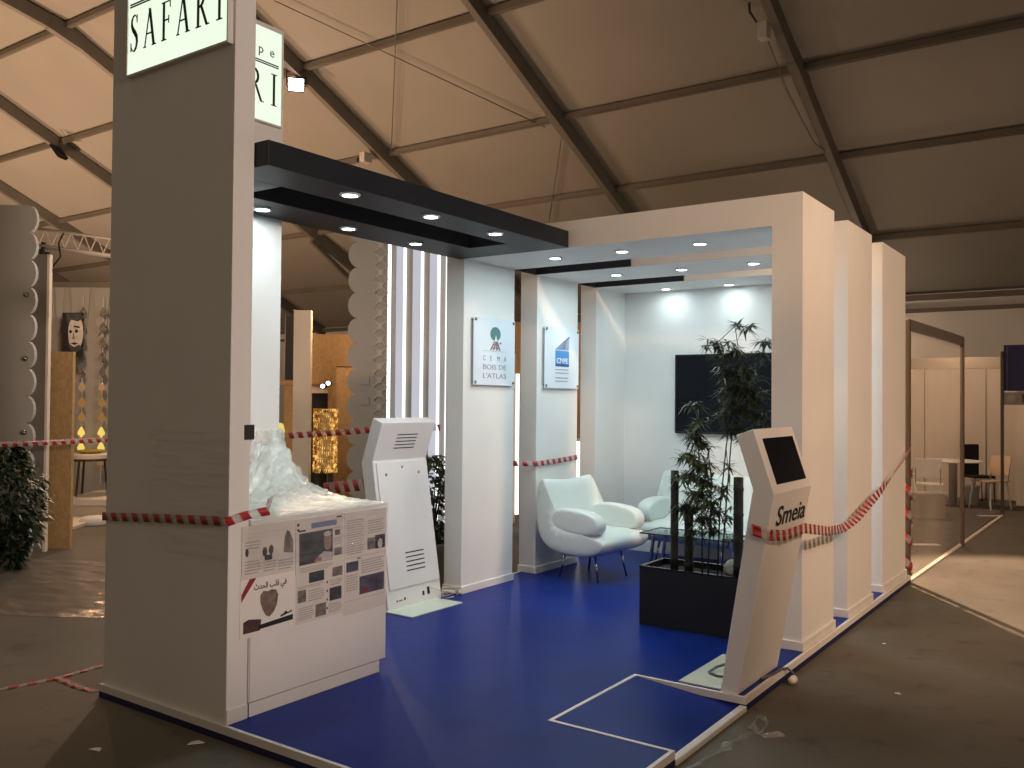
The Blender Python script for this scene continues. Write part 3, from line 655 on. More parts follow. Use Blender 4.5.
# ------------------------------------------------------------------ three white portals with back wall
FR = [(5.79, 6.52), (6.89, 7.62), (7.99, 8.90)]
PXL0, PXL1, PXR0, PXR1, LZ0, LZ1 = -4.745, -4.562, -1.978, -1.776, 2.834, 3.04
plabels = ['front white portal frame of the booth, nearest the black beams', 'middle white portal frame of the booth with the blue logo plaque', 'rear white portal frame of the booth, next to its back wall']
for i, (a, b) in enumerate(FR):
    t = thing('portal_frame', (-3.2, (a + b) / 2, Z), plabels[i], 'portal frame', 'white portal frames')
    MB().box(PXL0, PXL1, a, b, Z, LZ0).build('post', M['white'], t)
    MB().box(PXR0, PXR1, a, b, Z, LZ0).build('post', M['white'], t)
    MB().box(PXL0, PXR1, a, b, LZ0, LZ1).build('lintel', M['white'], t)
    MB().box(PXL0 - .01, PXL1 + .012, a - .012, b + .010, Z, Z + .062).build('baseboard', M['trim'], t, bevel=.004)
    MB().box(PXR0 - .012, PXR1 + .014, a - .012, b + .010, Z, Z + .062).build('baseboard', M['trim'], t, bevel=.004)
    if i:
        pb = FR[i - 1][1]
        MB().box(PXL1 - .02, -3.59, a - .022, a - .001, LZ0, 2.962).build('fascia_board', M['black'], t)['label'] = 'black fascia board on the lintel'
        MB().box(PXL1 - .02, PXL1, pb + .001, a - .022, LZ0, 2.962).build('fascia_board', M['black'], t)['label'] = 'black fascia board over the side gap'
w = MB().box(PXL1, PXR0, 8.62, 8.895, Z, LZ0).build('wall_back', M['white']); struct(w)

# ------------------------------------------------------------------ black ceiling frame with downlights
t = thing('ceiling_frame', (-4.1, 4.3, LZ0), 'black rectangular beam frame spanning from the tower to the white portal', 'ceiling frame')
MB().box(-3.86, -3.55, 2.92, 5.788, LZ0, 2.962).build('beam', M['black'], t, bevel=.003)
MB().box(-4.612, -4.206, 2.92, 5.788, LZ0, 2.962).build('beam', M['black'], t, bevel=.003)
MB().box(-4.206, -3.86, 2.92, 3.27, LZ0, 2.962).build('cross_beam', M['black'], t, bevel=.003)
MB().box(-4.206, -3.86, 5.40, 5.788, LZ0, 2.962).build('cross_beam', M['black'], t, bevel=.003)
ordn = ['nearest the tower', 'in the middle of its row', 'nearest the white portal']
DL = []
for k, y in enumerate((3.60, 4.31, 5.0)):
    DL.append((-3.667, y, 'lit round downlight under the right black beam, ' + ordn[k], 'downlights in the black frame'))
for k, y in enumerate((3.58, 4.31, 5.0)):
    DL.append((-4.40, y, 'lit round downlight under the left black beam, ' + ordn[k], 'downlights in the black frame'))
od2 = ['leftmost', 'middle', 'rightmost']
for fi, (y, xs) in enumerate([(6.125, (-3.884, -3.269, -2.628)), (7.24, (-3.924, -3.277, -2.628)), (8.417, (-3.983, -3.304))]):
    for k, x in enumerate(xs):
        DL.append((x, y, 'lit round downlight under the %s white lintel, %s of its row' % (('front', 'second', 'rear')[fi], od2[k]), 'downlights in the white portals'))
proto = None
for (x, y, lb, gr) in DL:
    if proto is None:
        proto = thing('recessed_downlight', (0, 0, 0), lb, 'downlight', gr)
        MB().lathe([(.044, -.010), (.053, -.012), (.060, -.004), (.060, .0), (.044, .0), (.044, -.010)], (0, 0, 0), 20, cap=False).build('bezel', M['whitemet'], proto, smooth=True)
        MB().lathe([(.001, -.0085), (.045, -.0085), (.045, -.002), (.001, -.002)], (0, 0, 0), 20).build('lens', M['led'], proto)
        o = proto
    else:
        o = copy_tree(proto); tag(o, lb, 'downlight', gr)
    o.location = (x, y, LZ0 - .001)

# ------------------------------------------------------------------ wall plaques
def plaque(label, y0, y1, z0, z1, fill):
    X0 = PXL1 + .022
    t = thing('wall_plaque', (X0, (y0 + y1) / 2, z0), label, 'sign', 'acrylic plaques on the white columns')
    MB().box(X0, X0 + .008, y0, y1, z0, z1).build('board', M['plaque'], t, bevel=.002)
    for yy in (y0 + .025, y1 - .025):
        for zz in (z0 + .025, z1 - .025):
            MB().lathe([(.008, -.022), (.008, .006), (.013, .007), (.013, .014), (.001, .015)], (X0 + .002, yy, zz), 12, 'x').build('standoff', M['alu'], t, smooth=True)
    fill(t, X0 + .0082, y0, y1 - y0, z0, z1 - z0)
def flatx(t, name, material, X0, polys, y0, W, z0, H, th=.0015):
    m = MB()
    for p in polys: m.prism([(y0 + a * W, z0 + b * H) for a, b in p], lambda a, b: (X0, a, b), lambda a, b: (X0 + th, a, b))
    return m.build(name, M[material], t)
def fill1(t, X0, y0, W, z0, H):
    flatx(t, 'emblem', 'teal', X0, [ell(.51, .765, .125, .105, 24)], y0, W, z0, H)
    flatx(t, 'emblem', 'plaque', X0, [[(.48, .655), (.56, .655), (.525, .74), (.515, .74)]], y0, W, z0, H, .0022)
    tri = [[(.38, .52), (.41, .52), (.53, .70), (.51, .70)], [(.45, .52), (.48, .52), (.535, .67), (.52, .68)], [(.53, .52), (.56, .52), (.55, .66), (.53, .67)], [(.60, .52), (.635, .52), (.555, .68), (.535, .69)], [(.42, .55), (.61, .55), (.60, .565), (.425, .565)], [(.45, .595), (.60, .595), (.595, .61), (.455, .61)]]
    flatx(t, 'emblem', 'redbrown', X0, tri, y0, W, z0, H, .0018); flatx(t, 'emblem', 'ink', X0, [ell(.635, .632, .02, .012)], y0, W, z0, H)
    flatx(t, 'rule', 'plaquetext', X0, [rect(.22, .505, .78, .509)], y0, W, z0, H)
    for word, row in (('CEMA', .365), ('BOIS DE', .235), ("L'ATLAS", .105)):
        m = text_mb(word, .058, 0, .0008); xs = [v.x for v in m.v]; k = .56 * W / (max(xs) - min(xs)); xm = min(xs)
        # widely spaced letters: spread the word over the column width
        if word == 'CEMA':
            m = MB()
            for j, ch in enumerate(word):
                g = text_mb(ch, .058, 0, .0008); moved(g, lambda v, j=j: (v.x + j * .112, v.y, v.z)); m._add(g.v, g.f)
            xs = [v.x for v in m.v]; k = .56 * W / (max(xs) - min(xs)); xm = min(xs)
        moved(m, lambda v: (X0 + .001 - v.y, y0 + .22 * W + (v.x - xm) * k, z0 + row * H + v.z * 1.05)); m.build('lettering', M['plaquetext'], t)
def fill2(t, X0, y0, W, z0, H):
    flatx(t, 'emblem', 'logoblue', X0, [[(.30, .36), (.70, .36), (.70, .62), (.30, .62)]], y0, W, z0, H)
    st = []
    for i in range(7):
        o = i * .034; st.append([(.30 + o * 1.35, .63), (.33 + o * 1.35, .63), (.70, .855 - o * .98 + .012), (.70, .855 - o * .98 - .008)])
    flatx(t, 'emblem', 'logoblue', X0, st[1:], y0, W, z0, H); flatx(t, 'emblem', 'logoline', X0, [[(.29, .63), (.315, .63), (.71, .872), (.71, .848)], rect(.30, .36, .70, .40)], y0, W, z0, H, .0018)
    m = text_mb('CMPE', .07, .001, .0006); xs = [v.x for v in m.v]; k = .33 * W / (max(xs) - min(xs)); xm = min(xs)
    moved(m, lambda v: (X0 + .0022 - v.y, y0 + .335 * W + (v.x - xm) * k, z0 + .415 * H + v.z)); m.build('lettering', M['plaque'], t)
    flatx(t, 'text', 'plaquetext', X0, [rect(.30, .300, .68, .315), rect(.30, .245, .62, .26), rect(.64, .245, .69, .26), rect(.30, .165, .68, .18), rect(.30, .11, .66, .125)], y0, W, z0, H)
plaque('plaque with a round teal tree emblem on the first white column', 5.892, 6.490, 1.795, 2.372, fill1)
plaque('plaque with a blue striped triangle logo on the second white column', 6.98, 7.595, 1.785, 2.368, fill2)

# ------------------------------------------------------------------ television
t = thing('television', (-3.22, 8.6, 1.34), 'large black wall-mounted television behind the bamboo', 'television')
MB().box(-3.945, -2.50, 8.560, 8.612, 1.34, 2.155).build('case', M['blackgloss'], t, bevel=.006)
MB().box(-3.93, -2.515, 8.5565, 8.560, 1.365, 2.14).build('screen', M['screen'], t)

# ------------------------------------------------------------------ lounge seats
def lounge(label, width, cat, name):
    t = thing(name, (0, 0, 0), label, cat)
    prof = [(.02, .855), (-.02, .70), (-.015, .53), (.045, .35), (.165, .245), (.36, .215), (.58, .225), (.70, .275), (.755, .345), (.72, .415), (.57, .445), (.37, .43), (.255, .455), (.205, .58), (.155, .74), (.12, .855), (.07, .89)]
    cx, cz = .32, .42
    hw = width / 2
    def sl(y, k, dip):
        out = []
        for (x, z) in prof:
            zz = z - (dip if z > .8 else 0)
            # inset the outline towards its own middle line for rounded flanks
            mx, mz = (.10, z) if z > .5 else (x, .35)
            out.append((mx + (x - mx) * k, y, mz + (zz - mz) * k))
        return out
    ys = [(-hw, .55, -.005), (-hw + .03, .95, -.012), (-hw + .10, 1, -.008), (0, 1, .022), (hw - .10, 1, -.008), (hw - .03, .95, -.012), (hw, .55, -.005)]
    rings = [sl(*a) for a in ys]; n = len(prof); mb = MB(); vs = [p for r in rings for p in r]; fs = [tuple(range(n)), tuple(range((len(ys) - 1) * n, len(ys) * n))]
    for i in range(len(ys) - 1):
        for k in range(n): fs.append((i * n + k, i * n + (k + 1) % n, (i + 1) * n + (k + 1) % n, (i + 1) * n + k))
    mb._add(vs, fs); mb.build('shell', M['leather'], t, smooth=True, sub=2)
    for sgn in (-1, 1):
        ap = [(.16, .645), (.15, .46), (.38, .42), (.60, .42), (.685, .435), (.705, .50), (.69, .575), (.60, .63), (.38, .65)]
        ring = []
        yc = sgn * (hw - .075)
        for (dy, k) in ((-.078, .82), (-.068, .99), (.068, .99), (.078, .82)):
            ring.append([(.42 + (x - .42) * (k * .5 + .5), yc + dy, .53 + (z - .53) * k) for x, z in ap])
        n2 = len(ap); mb = MB(); vs = [p for r in ring for p in r]; fs = [tuple(range(n2)), tuple(range(3 * n2, 4 * n2))]
        for i in range(3):
            for k in range(n2): fs.append((i * n2 + k, i * n2 + (k + 1) % n2, (i + 1) * n2 + (k + 1) % n2, (i + 1) * n2 + k))
        mb._add(vs, fs); mb.build('armrest', M['leather'], t, smooth=True, sub=2)
    for (x, dx) in ((.22, -.05), (.54, .05)):
        for sgn in (-1, 1):
            y = sgn * (hw - .19)
            m = MB().tube([(x, y, .25), (x + dx, y + sgn * .03, .0)], .013, 8, .009); m.build('leg', M['chrome'], t, smooth=True)
    MB().bar((.22, -(hw - .19), .235), (.54, hw - .19, .235), .03, .015).build('underframe', M['darkmetal'], t)
    return t
c1 = lounge('white leather armchair with rounded arms beside the second column', .78, 'armchair', 'armchair'); c1.location = (-4.45, 7.14, Z); c1.rotation_euler = (0, 0, R_ := math.radians(-5))
c2 = lounge('white leather sofa against the back wall behind the bamboo', 1.34, 'sofa', 'sofa'); c2.location = (-3.36, 8.55, Z); c2.rotation_euler = (0, 0, -PI / 2)
t = thing('coffee_table', (-3.3, 7.55, Z), 'low glass coffee table with slanted chrome legs before the sofa', 'coffee table')
MB().box(-3.70, -2.86, 7.30, 7.72, .472, .482).build('tabletop', M['tabletop'], t, bevel=.003)
m = MB()
for a, b in (((-3.70, 7.298), (-2.86, 7.304)), ((-3.70, 7.716), (-2.86, 7.722)), ((-3.703, 7.298), (-3.697, 7.722)), ((-2.863, 7.298), (-2.857, 7.722))): m.box(a[0], b[0], a[1], b[1], .4715, .4825)
m.build('edge', M['darkmetal'], t)
for (x, y, dx) in ((-3.60, 7.38, -.05), (-2.98, 7.38, .05), (-3.60, 7.64, -.05), (-2.98, 7.64, .05)):
    MB().bar((x, y, .471), (x + dx, y, Z), .035, .022).build('leg', M['chrome'], t, bevel=.003)

# ------------------------------------------------------------------ planter and what grows in it
t = thing('planter_box', (-2.57, 6.0, Z), 'black rectangular planter box holding bamboo, beside the right kiosk', 'planter')
px0, px1, py0, py1, pz = -2.94, -2.20, 5.80, 6.20, .485
m = MB(); m.box(px0, px1, py0, py0 + .015, Z, pz); m.box(px0, px1, py1 - .015, py1, Z, pz); m.box(px0, px0 + .015, py0 + .015, py1 - .015, Z, pz); m.box(px1 - .015, px1, py0 + .015, py1 - .015, Z, pz); m.box(px0 + .015, px1 - .015, py0 + .015, py1 - .015, Z, Z + .02)
m.build('box', M['planter'], t)
m = MB()
for (a, b, c, d) in ((px0 - .004, px1 + .004, py0 - .004, py0 + .02), (px0 - .004, px1 + .004, py1 - .02, py1 + .004), (px0 - .004, px0 + .02, py0, py1), (px1 - .02, px1 + .004, py0, py1)): m.box(a, b, c, d, pz - .004, pz + .004)
m.build('rim', M['blackgloss'], t)
MB().box(px0 + .015, px1 - .015, py0 + .015, py1 - .015, .40, .445).build('soil', M['soil'], t)
def pole(x, y, top, r, label):
    t = thing('bamboo_pole', (x, y, .44), label, 'bamboo pole', 'cut bamboo poles in the planter')
    pr = [(r * .96, .44)]
    n = 4
    for i in range(n):
        z = .44 + (top - .44) * (i + .55) / n
        pr += [(r * .96, z - .012), (r * 1.09, z), (r * .96, z + .012)]
    pr.append((r * .97, top - .001))
    MB().lathe(pr, (x, y, 0), 14).build('culm', M['pole'], t, smooth=True)
    MB().lathe([(r * .93, top - .002), (r * .93, top + .004), (r * .70, top + .004), (r * .68, top - .03)], (x, y, 0), 14).build('cut_end', M['stem'], t)
    return t
pole(-2.752, 5.98, 1.165, .030, 'tall dark cut bamboo pole at the left of the planter')
p2 = pole(-2.645, 5.99, .862, .033, 'short dark cut bamboo pole crowned with a leafy tuft')
pole(-2.265, 5.96, 1.145, .035, 'tall dark cut bamboo pole beside the white kiosk')
def leaf_faces(vs, fs, base, d, L, w, droop=.35):
    d = d.normalized(); side = d.cross(Vector((0, 0, 1)))
    if side.length < .05: side = Vector((1, 0, 0))
    side = side.normalized(); nrm = side.cross(d)
    a = base; mid = base + d * L * .4; tip = base + d * L - Vector((0, 0, L * droop))
    mid = mid - Vector((0, 0, L * droop * .2))
    k = len(vs)
    vs += [a, mid + side * w / 2 + nrm * w * .15, tip, mid - side * w / 2 + nrm * w * .15, mid]
    fs += [(k, k + 1, k + 4), (k + 1, k + 2, k + 4), (k + 2, k + 3, k + 4), (k + 3, k, k + 4)]
vs, fs = [], []
for i in range(80):
    a = rnd.uniform(0, 2 * PI); d = Vector((math.cos(a), math.sin(a) * .6, rnd.uniform(.5, 1.3)))
    leaf_faces(vs, fs, Vector((-2.645, 5.99, .85)) + Vector((math.cos(a), math.sin(a), 0)) * .02, d, rnd.uniform(.09, .14), .022, .0)
mb = MB(); mb._add(vs, fs); mb.build('tuft', M['leaf2'], p2)
def bamboo(label, stems, clusters, seed, name='bamboo_plant', z0=.44):
    r = random.Random(seed); sx = stems[0][0]
    t = thing(name, (sx[0], sx[1], z0), label, 'bamboo plant', 'bamboo plants in the planter')
    twig = MB()
    for st in stems:
        MB().tube(st, .0065, 6, .003).build('stem', M['stem'], t, smooth=True)
    vs, fs = [], []
    for (c, rad, n) in clusters:
        c = Vector(c)
        # find the nearest stem point
        best = min((Vector(p) for st in stems for p in st), key=lambda p: (p - c).length)
        twig.tube([best, c], .003, 5)
        rad = (rad[0] * 1.3, rad[1] * 1.35)
        for i in range(max(4, int(n / 2.3))):
            o = Vector((r.gauss(0, 1), r.gauss(0, 1), r.gauss(0, 1))); o.normalize(); o = c + Vector((o.x * rad[0], o.y * rad[0], o.z * rad[1])) * r.uniform(.2, 1)
            twig.tube([c + (o - c) * -.2, o], .0022, 4)
            for j in range(7):
                a = r.uniform(0, 2 * PI); d = Vector((math.cos(a), math.sin(a), r.uniform(-.7, .6)))
                b = c + (o - c) * r.uniform(.35, 1.05)
                leaf_faces(vs, fs, b, d, r.uniform(.06, .125), r.uniform(.012, .020), r.uniform(.1, .5))
    twig.build('branch', M['stem'], t)
    mb = MB(); mb._add(vs, fs); mb.build('foliage', M['leaf'], t)
    return t
s1 = [(-2.44, 6.02, .44), (-2.42, 6.01, .9), (-2.38, 6.02, 1.35), (-2.32, 6.0, 1.7), (-2.28, 6.0, 2.0), (-2.31, 6.0, 2.2)]
s2 = [(-2.40, 5.99, .44), (-2.37, 6.0, .95), (-2.33, 6.0, 1.45), (-2.25, 6.03, 1.75), (-2.13, 6.05, 2.02)]
cl = [((-2.31, 6.0, 2.22), (.05, .04), 10), ((-2.22, 6.0, 2.19), (.06, .03), 10), ((-2.45, 6.0, 2.08), (.09, .05), 34), ((-2.39, 6.0, 2.0), (.08, .06), 28), ((-2.28, 6.0, 2.02), (.08, .06), 26), ((-2.12, 6.05, 2.08), (.06, .05), 16), ((-2.15, 6.04, 2.0), (.08, .05), 18),
      ((-2.35, 6.0, 1.88), (.11, .07), 50), ((-2.22, 6.0, 1.87), (.10, .07), 44), ((-2.28, 6.0, 1.76), (.11, .08), 60), ((-2.36, 6.0, 1.72), (.10, .07), 40), ((-2.18, 6.02, 1.72), (.10, .08), 54), ((-2.27, 6.0, 1.62), (.10, .07), 52), ((-2.36, 6.0, 1.58), (.09, .06), 34), ((-2.16, 6.02, 1.58), (.08, .06), 30), ((-2.32, 6.0, 1.47), (.07, .06), 34), ((-2.25, 6.0, 1.42), (.06, .05), 20),
      ((-2.36, 6.0, 1.22), (.05, .05), 12), ((-2.39, 6.0, 1.05), (.06, .06), 20), ((-2.38, 6.0, .88), (.06, .07), 18), ((-2.36, 6.0, .72), (.06, .05), 10)]
bamboo('taller bamboo plant at the planter right, its crown above the television edge', [s1, s2], cl, 3)
s3 = [(-2.545, 6.0, .44), (-2.55, 6.0, .8), (-2.57, 6.0, 1.2), (-2.59, 6.0, 1.5), (-2.60, 6.0, 1.66)]
s4 = [(-2.49, 5.97, .44), (-2.48, 5.98, .8), (-2.47, 5.98, 1.1), (-2.50, 5.98, 1.35)]
cl = [((-2.60, 6.0, 1.64), (.06, .05), 20), ((-2.59, 6.0, 1.52), (.08, .06), 32), ((-2.60, 6.0, 1.42), (.09, .07), 44), ((-2.54, 6.0, 1.36), (.08, .06), 30), ((-2.63, 6.0, 1.28), (.10, .06), 48), ((-2.54, 6.0, 1.22), (.10, .07), 52), ((-2.66, 6.0, 1.14), (.10, .07), 46), ((-2.52, 6.0, 1.10), (.09, .08), 56), ((-2.58, 6.0, 1.0), (.10, .08), 56), ((-2.48, 6.0, .95), (.08, .08), 42), ((-2.64, 6.0, .90), (.08, .06), 30), ((-2.53, 6.0, .84), (.09, .07), 44), ((-2.46, 6.0, .76), (.07, .06), 24), ((-2.60, 6.0, .74), (.06, .05), 14)]
bamboo('shorter bushy bamboo plant in the middle of the planter', [s3, s4], cl, 5)
m = MB(); m.lathe([(.001, .0), (.06, .0), (.085, .03), (.08, .075), (.05, .105), (.001, .115)], (-2.33, 6.08, .445), 14); o = m.build('decor_stone', M['stone'], smooth=True); tag(o, 'pale rounded stone on the planter soil beside the right pole', 'stone')

# ------------------------------------------------------------------ other plants
def bush(label, name, x, y, z0, z1, rad, n, potr, poth, seed, leafsize=.07, pot=True):
    r = random.Random(seed); t = thing(name, (x, y, 0), label, 'potted plant')
    if pot:
        MB().lathe([(potr * .75, 0), (potr * .8, .01), (potr, poth), (potr * 1.04, poth), (potr * 1.04, poth - .02), (potr * .9, poth - .03), (.001, poth - .03)], (x, y, .0), 18).build('pot', M['terracotta'], t, smooth=True)
    m = MB()
    vs, fs = [], []
    for k in range(7):
        a = r.uniform(0, 2 * PI); rr = rad * r.uniform(.3, .8)
        m.tube([(x, y, poth - .03), (x + math.cos(a) * rr * .5, y + math.sin(a) * rr * .5, (z0 + z1) / 2), (x + math.cos(a) * rr, y + math.sin(a) * rr, z1 - .1)], .010, 5, .004)
    m.build('stem', M['stem'], t)
    for i in range(n):
        a = r.uniform(0, 2 * PI); zz = z0 + (z1 - z0) * r.random(); env = rad * (math.sin(PI * min(.96, max(.06, (zz - z0) / (z1 - z0)))) ** .5); rr = env * math.sqrt(r.uniform(.15, 1.05))
        b = Vector((x + math.cos(a) * rr, y + math.sin(a) * rr, zz)); d = Vector((math.cos(a + r.uniform(-1, 1)), math.sin(a + r.uniform(-1, 1)), r.uniform(-.6, .5)))
        leaf_faces(vs, fs, b, d, leafsize * r.uniform(.8, 1.4), leafsize * .6, .3)
    mb = MB(); mb._add(vs, fs); mb.build('foliage', M['leaf2'], t)
    return t
bush('leafy dark green potted plant between the left kiosk and first column', 'potted_plant', -5.08, 6.02, .42, 1.18, .20, 850, .16, .42, 11, .07)

# ------------------------------------------------------------------ left and rear stalls (a row turned 35 degrees to the booth)
A35 = -YAW
XF = Matrix.Rotation(A35, 4, 'Z')                      # local x = along the row, local y = depth
def W(x, y, z=0): return tuple(XF @ Vector((x, y, z)))
def hz(x, d): return 1.67
bush('leafy dark green plant at the far left of the photo', 'potted_plant', *W(-4.86, 8.55)[:2], .06, 1.20, .36, 1500, .15, .20, 12, .095)
def scallop(x0, x1, z0, z1, pitch, depth, side):
    n = int(round((z1 - z0) / pitch)); pitch = (z1 - z0) / n; pts = []
    xs = x1 if side > 0 else x0
    for i in range(n):
        for k in range(9):
            a = PI * k / 8
            pts.append((xs + side * (math.sin(a) * depth - depth), z0 + (i + .5 - .5 * math.cos(a)) * pitch))
    other = x0 if side > 0 else x1
    return [(other, z0)] + pts + [(other, z1)]
d = 9.08; k = d / F
t = thing('scalloped_panel', W(-5.0, d), 'tall grey panel with a scalloped edge at the far left', 'display panel')
m = MB(XF); m.prism_y(scallop(-5.45, (34 - 512) * k, 0, 3.62, .285, .085, 1), d, d + .05); m.build('board', M['grey'], t)
for zz in (1.3, 2.05, 2.7):
    m = MB(XF); m.lathe([(.001, 0), (.028, 0), (.022, -.03), (.001, -.035)], ((25 - 512) * k, d, zz), 10, 'y'); m.build('clip', M['chrome'], t, smooth=True)
d = 9.6; k = d / F
t = thing('partition_panel', W(-5.1, d), 'narrow dark grey partition with a pale edge beside the scalloped panel', 'partition')
m = MB(XF); m.box((22 - 512) * k, (45.5 - 512) * k, d, d + .04, 0, 3.2); m.build('board', M['greydark'], t)
m = MB(XF); m.box((45.5 - 512) * k, (48 - 512) * k, d - .01, d + .05, 0, 3.2); m.build('edge_profile', M['cream'], t)
d = 9.8; k = d / F
t = thing('osb_pillar', W(-5.0, d), 'square pillar of raw chipboard left of the tower', 'pillar')
m = MB(XF); m.box((47.5 - 512) * k, (72.5 - 512) * k, d, d + .06, 0, 2.16); m.build('board', M['osb'], t)
# stall behind it
d = 13.6; k = d / F
t = thing('stall_back_wall', W(-6.4, d), 'pale rear wall of the left stall with hanging ornaments', 'partition')
m = MB(XF); m.box((20 - 512) * k, (150 - 512) * k, d + .2, d + .25, 0, 3.42); m.build('board', M['grey'], t)
m = MB(XF); m.box((20 - 512) * k, (150 - 512) * k, d + .17, d + .25, 3.36, 3.44); m.build('top_rail', M['alu'], t)
m = MB(XF)
for a, b in ((48, 58), (64, 84), (88, 104), (107, 118)):
    m.prism_y([((a - 512) * k, 3.35), ((b - 512) * k, 3.35), ((b - 3 - 512) * k, 2.75), ((a + 3 - 512) * k, 2.6)], d + .15, d + .165)
m.build('fabric_drop', M['grey'], t)
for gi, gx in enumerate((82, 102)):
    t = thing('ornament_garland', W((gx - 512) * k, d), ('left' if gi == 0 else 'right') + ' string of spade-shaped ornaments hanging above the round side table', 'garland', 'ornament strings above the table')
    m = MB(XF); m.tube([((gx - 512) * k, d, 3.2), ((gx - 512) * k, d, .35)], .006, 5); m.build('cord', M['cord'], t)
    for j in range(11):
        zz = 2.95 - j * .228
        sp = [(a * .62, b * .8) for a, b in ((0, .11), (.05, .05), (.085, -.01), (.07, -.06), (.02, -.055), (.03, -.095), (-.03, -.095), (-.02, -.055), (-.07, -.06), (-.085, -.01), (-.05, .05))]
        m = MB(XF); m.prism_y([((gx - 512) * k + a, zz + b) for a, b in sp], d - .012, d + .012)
        m.build('ornament', M['ornlampglow'] if j in (8, 9) else M['ornlampglow2'] if j in (6, 7) else M['photomid'] if j < 5 else M['beige'], t)  # lower ornaments emit in place of lamp light shining from behind
d = 13.3; k = d / F
t = thing('portrait_poster', W((71 - 512) * k, d), 'black and white poster of a bearded face on the left stall wall', 'poster')
x0, x1, z0, z1 = (61 - 512) * k, (82 - 512) * k, 2.26, 2.92
m = MB(XF); m.box(x0, x1, d, d + .02, z0, z1); m.build('board', M['ink'], t)
def pl(name, material, poly, lv):
    m = MB(XF); m.prism_y([(x0 + a * (x1 - x0), z0 + b * (z1 - z0)) for a, b in poly], d - lv, d); m.build(name, M[material], t)
pl('face', 'photolight', ell(.66, .55, .36, .40, 20), .004); pl('hair', 'photodark', [(.2, .98), (.9, .98), (1, .86), (.75, .80), (.45, .84), (.3, .72), (.22, .8)], .006); pl('eye', 'ink', ell(.70, .58, .08, .04), .007); pl('eyebrow', 'ink', [(.55, .67), (.85, .65), (.85, .69), (.58, .71)], .007); pl('eye', 'ink', ell(.42, .57, .07, .035), .007); pl('nose', 'photomid', [(.56, .56), (.64, .40), (.50, .40)], .007); pl('mouth', 'ink', [(.42, .30), (.6, .33), (.8, .30), (.62, .27)], .0075); pl('beard', 'photodark', [(.3, .42), (.40, .28), (.6, .22), (.85, .28), (.95, .18), (.7, .1), (.45, .14), (.3, .28)], .006)
d = 12.6; k = d / F
t = thing('side_table', W(-5.95, d), 'small round table with a dark rim and slim legs in the left stall', 'table')
cx = (91 - 512) * k
m = MB(XF); m.lathe([(.001, .78), (.235, .78), (.25, .80), (.25, .85), (.235, .87), (.001, .87)], (cx, d, 0), 24); m.build('tabletop', M['cream'], t, smooth=False)
m = MB(XF); m.lathe([(.235, .765), (.252, .77), (.252, .80), (.235, .80)], (cx, d, 0), 24); m.build('rim', M['darkwood'], t)
for a in (.3, 2.4, 4.4):
    m = MB(XF); m.tube([(cx + .19 * math.cos(a), d + .19 * math.sin(a), .78), (cx + .24 * math.cos(a), d + .24 * math.sin(a), .28)], .016, 6); m.build('leg', M['darkwood'], t)
m = MB(XF); m.lathe([(.001, .872), (.12, .875), (.19, .91), (.185, .915), (.11, .885), (.001, .884)], (cx + .02, d, 0), 20); o = m.build('bowl', M['yellow'], smooth=True); tag(o, 'shallow yellow bowl on the round side table of the left stall', 'bowl')
t = thing('display_plinth', W(-5.9, 12.6), 'low pale plinth under the round side table', 'plinth')
m = MB(XF); m.box((68 - 512) * k, (125 - 512) * k, d - 2.1, d - .53, 0, .05); m.box((72 - 512) * k, (125 - 512) * k, d - .5, d + .9, 0, .26); m.build('deck', M['cream'], t, bevel=.01)
m = MB(XF); m.box((72 - 512) * k, (125 - 512) * k, d - .53, d - .50, .20, .28); m.build('edge', M['trim'], t)
m = MB(XF); m.lathe([(.001, 0), (.20, .0), (.22, .02), (.16, .10), (.001, .12)], ((98 - 512) * k * .93, 11.7, 0), 18); o = m.build('floor_cushion', M['white'], smooth=True); tag(o, 'white round object on the floor in front of the low plinth', 'cushion')
# lighting truss above that stall
d = 13.0; k = d / F
t = thing('lighting_truss', W(-6.4, d, 3.8), 'white lattice lighting truss above the left stall', 'truss')
for dy, zz in ((0, 3.78), (0, 4.02), (.25, 3.78)):
    m = MB(XF); m.tube([((34 - 512) * k, d + dy, zz + .1), ((150 - 512) * k, d + dy, zz - .12)], .022, 8); m.build('chord', M['grey'], t, smooth=True)
m = MB(XF)
for i in range(9):
    xa = (36 - 512) * k + i * .19
    m.tube([(xa, d, 3.88 - i * .022), (xa + .095, d, 4.10 - i * .022)], .010, 5); m.tube([(xa + .095, d, 4.10 - i * .022), (xa + .19, d, 3.86 - i * .022)], .010, 5)
m.build('lattice', M['grey'], t)
m = MB(XF); m.tube([((62 - 512) * k, d - .03, 4.05), ((58 - 512) * k, d - .05, 3.9), ((60 - 512) * k, d - .05, 3.7), ((52 - 512) * k, d - .05, 3.55)], .012, 5); m.build('cable', M['darkmetal'], t)
t = thing('truss_spotlight', W(-6.4, d, 3.8), 'small black spotlight clamped on the left lighting truss', 'spotlight')
m = MB(XF); m.lathe([(.03, 0), (.05, .03), (.06, .16), (.05, .16)], ((40 - 512) * k, d - .05, 3.78), 10, 'y'); m.build('barrel', M['darkmetal'], t)
m = MB(XF); m.box((40 - 512) * k - .02, (40 - 512) * k + .02, d + .0, d + .06, 3.78, 3.92); m.build('clamp', M['darkmetal'], t)
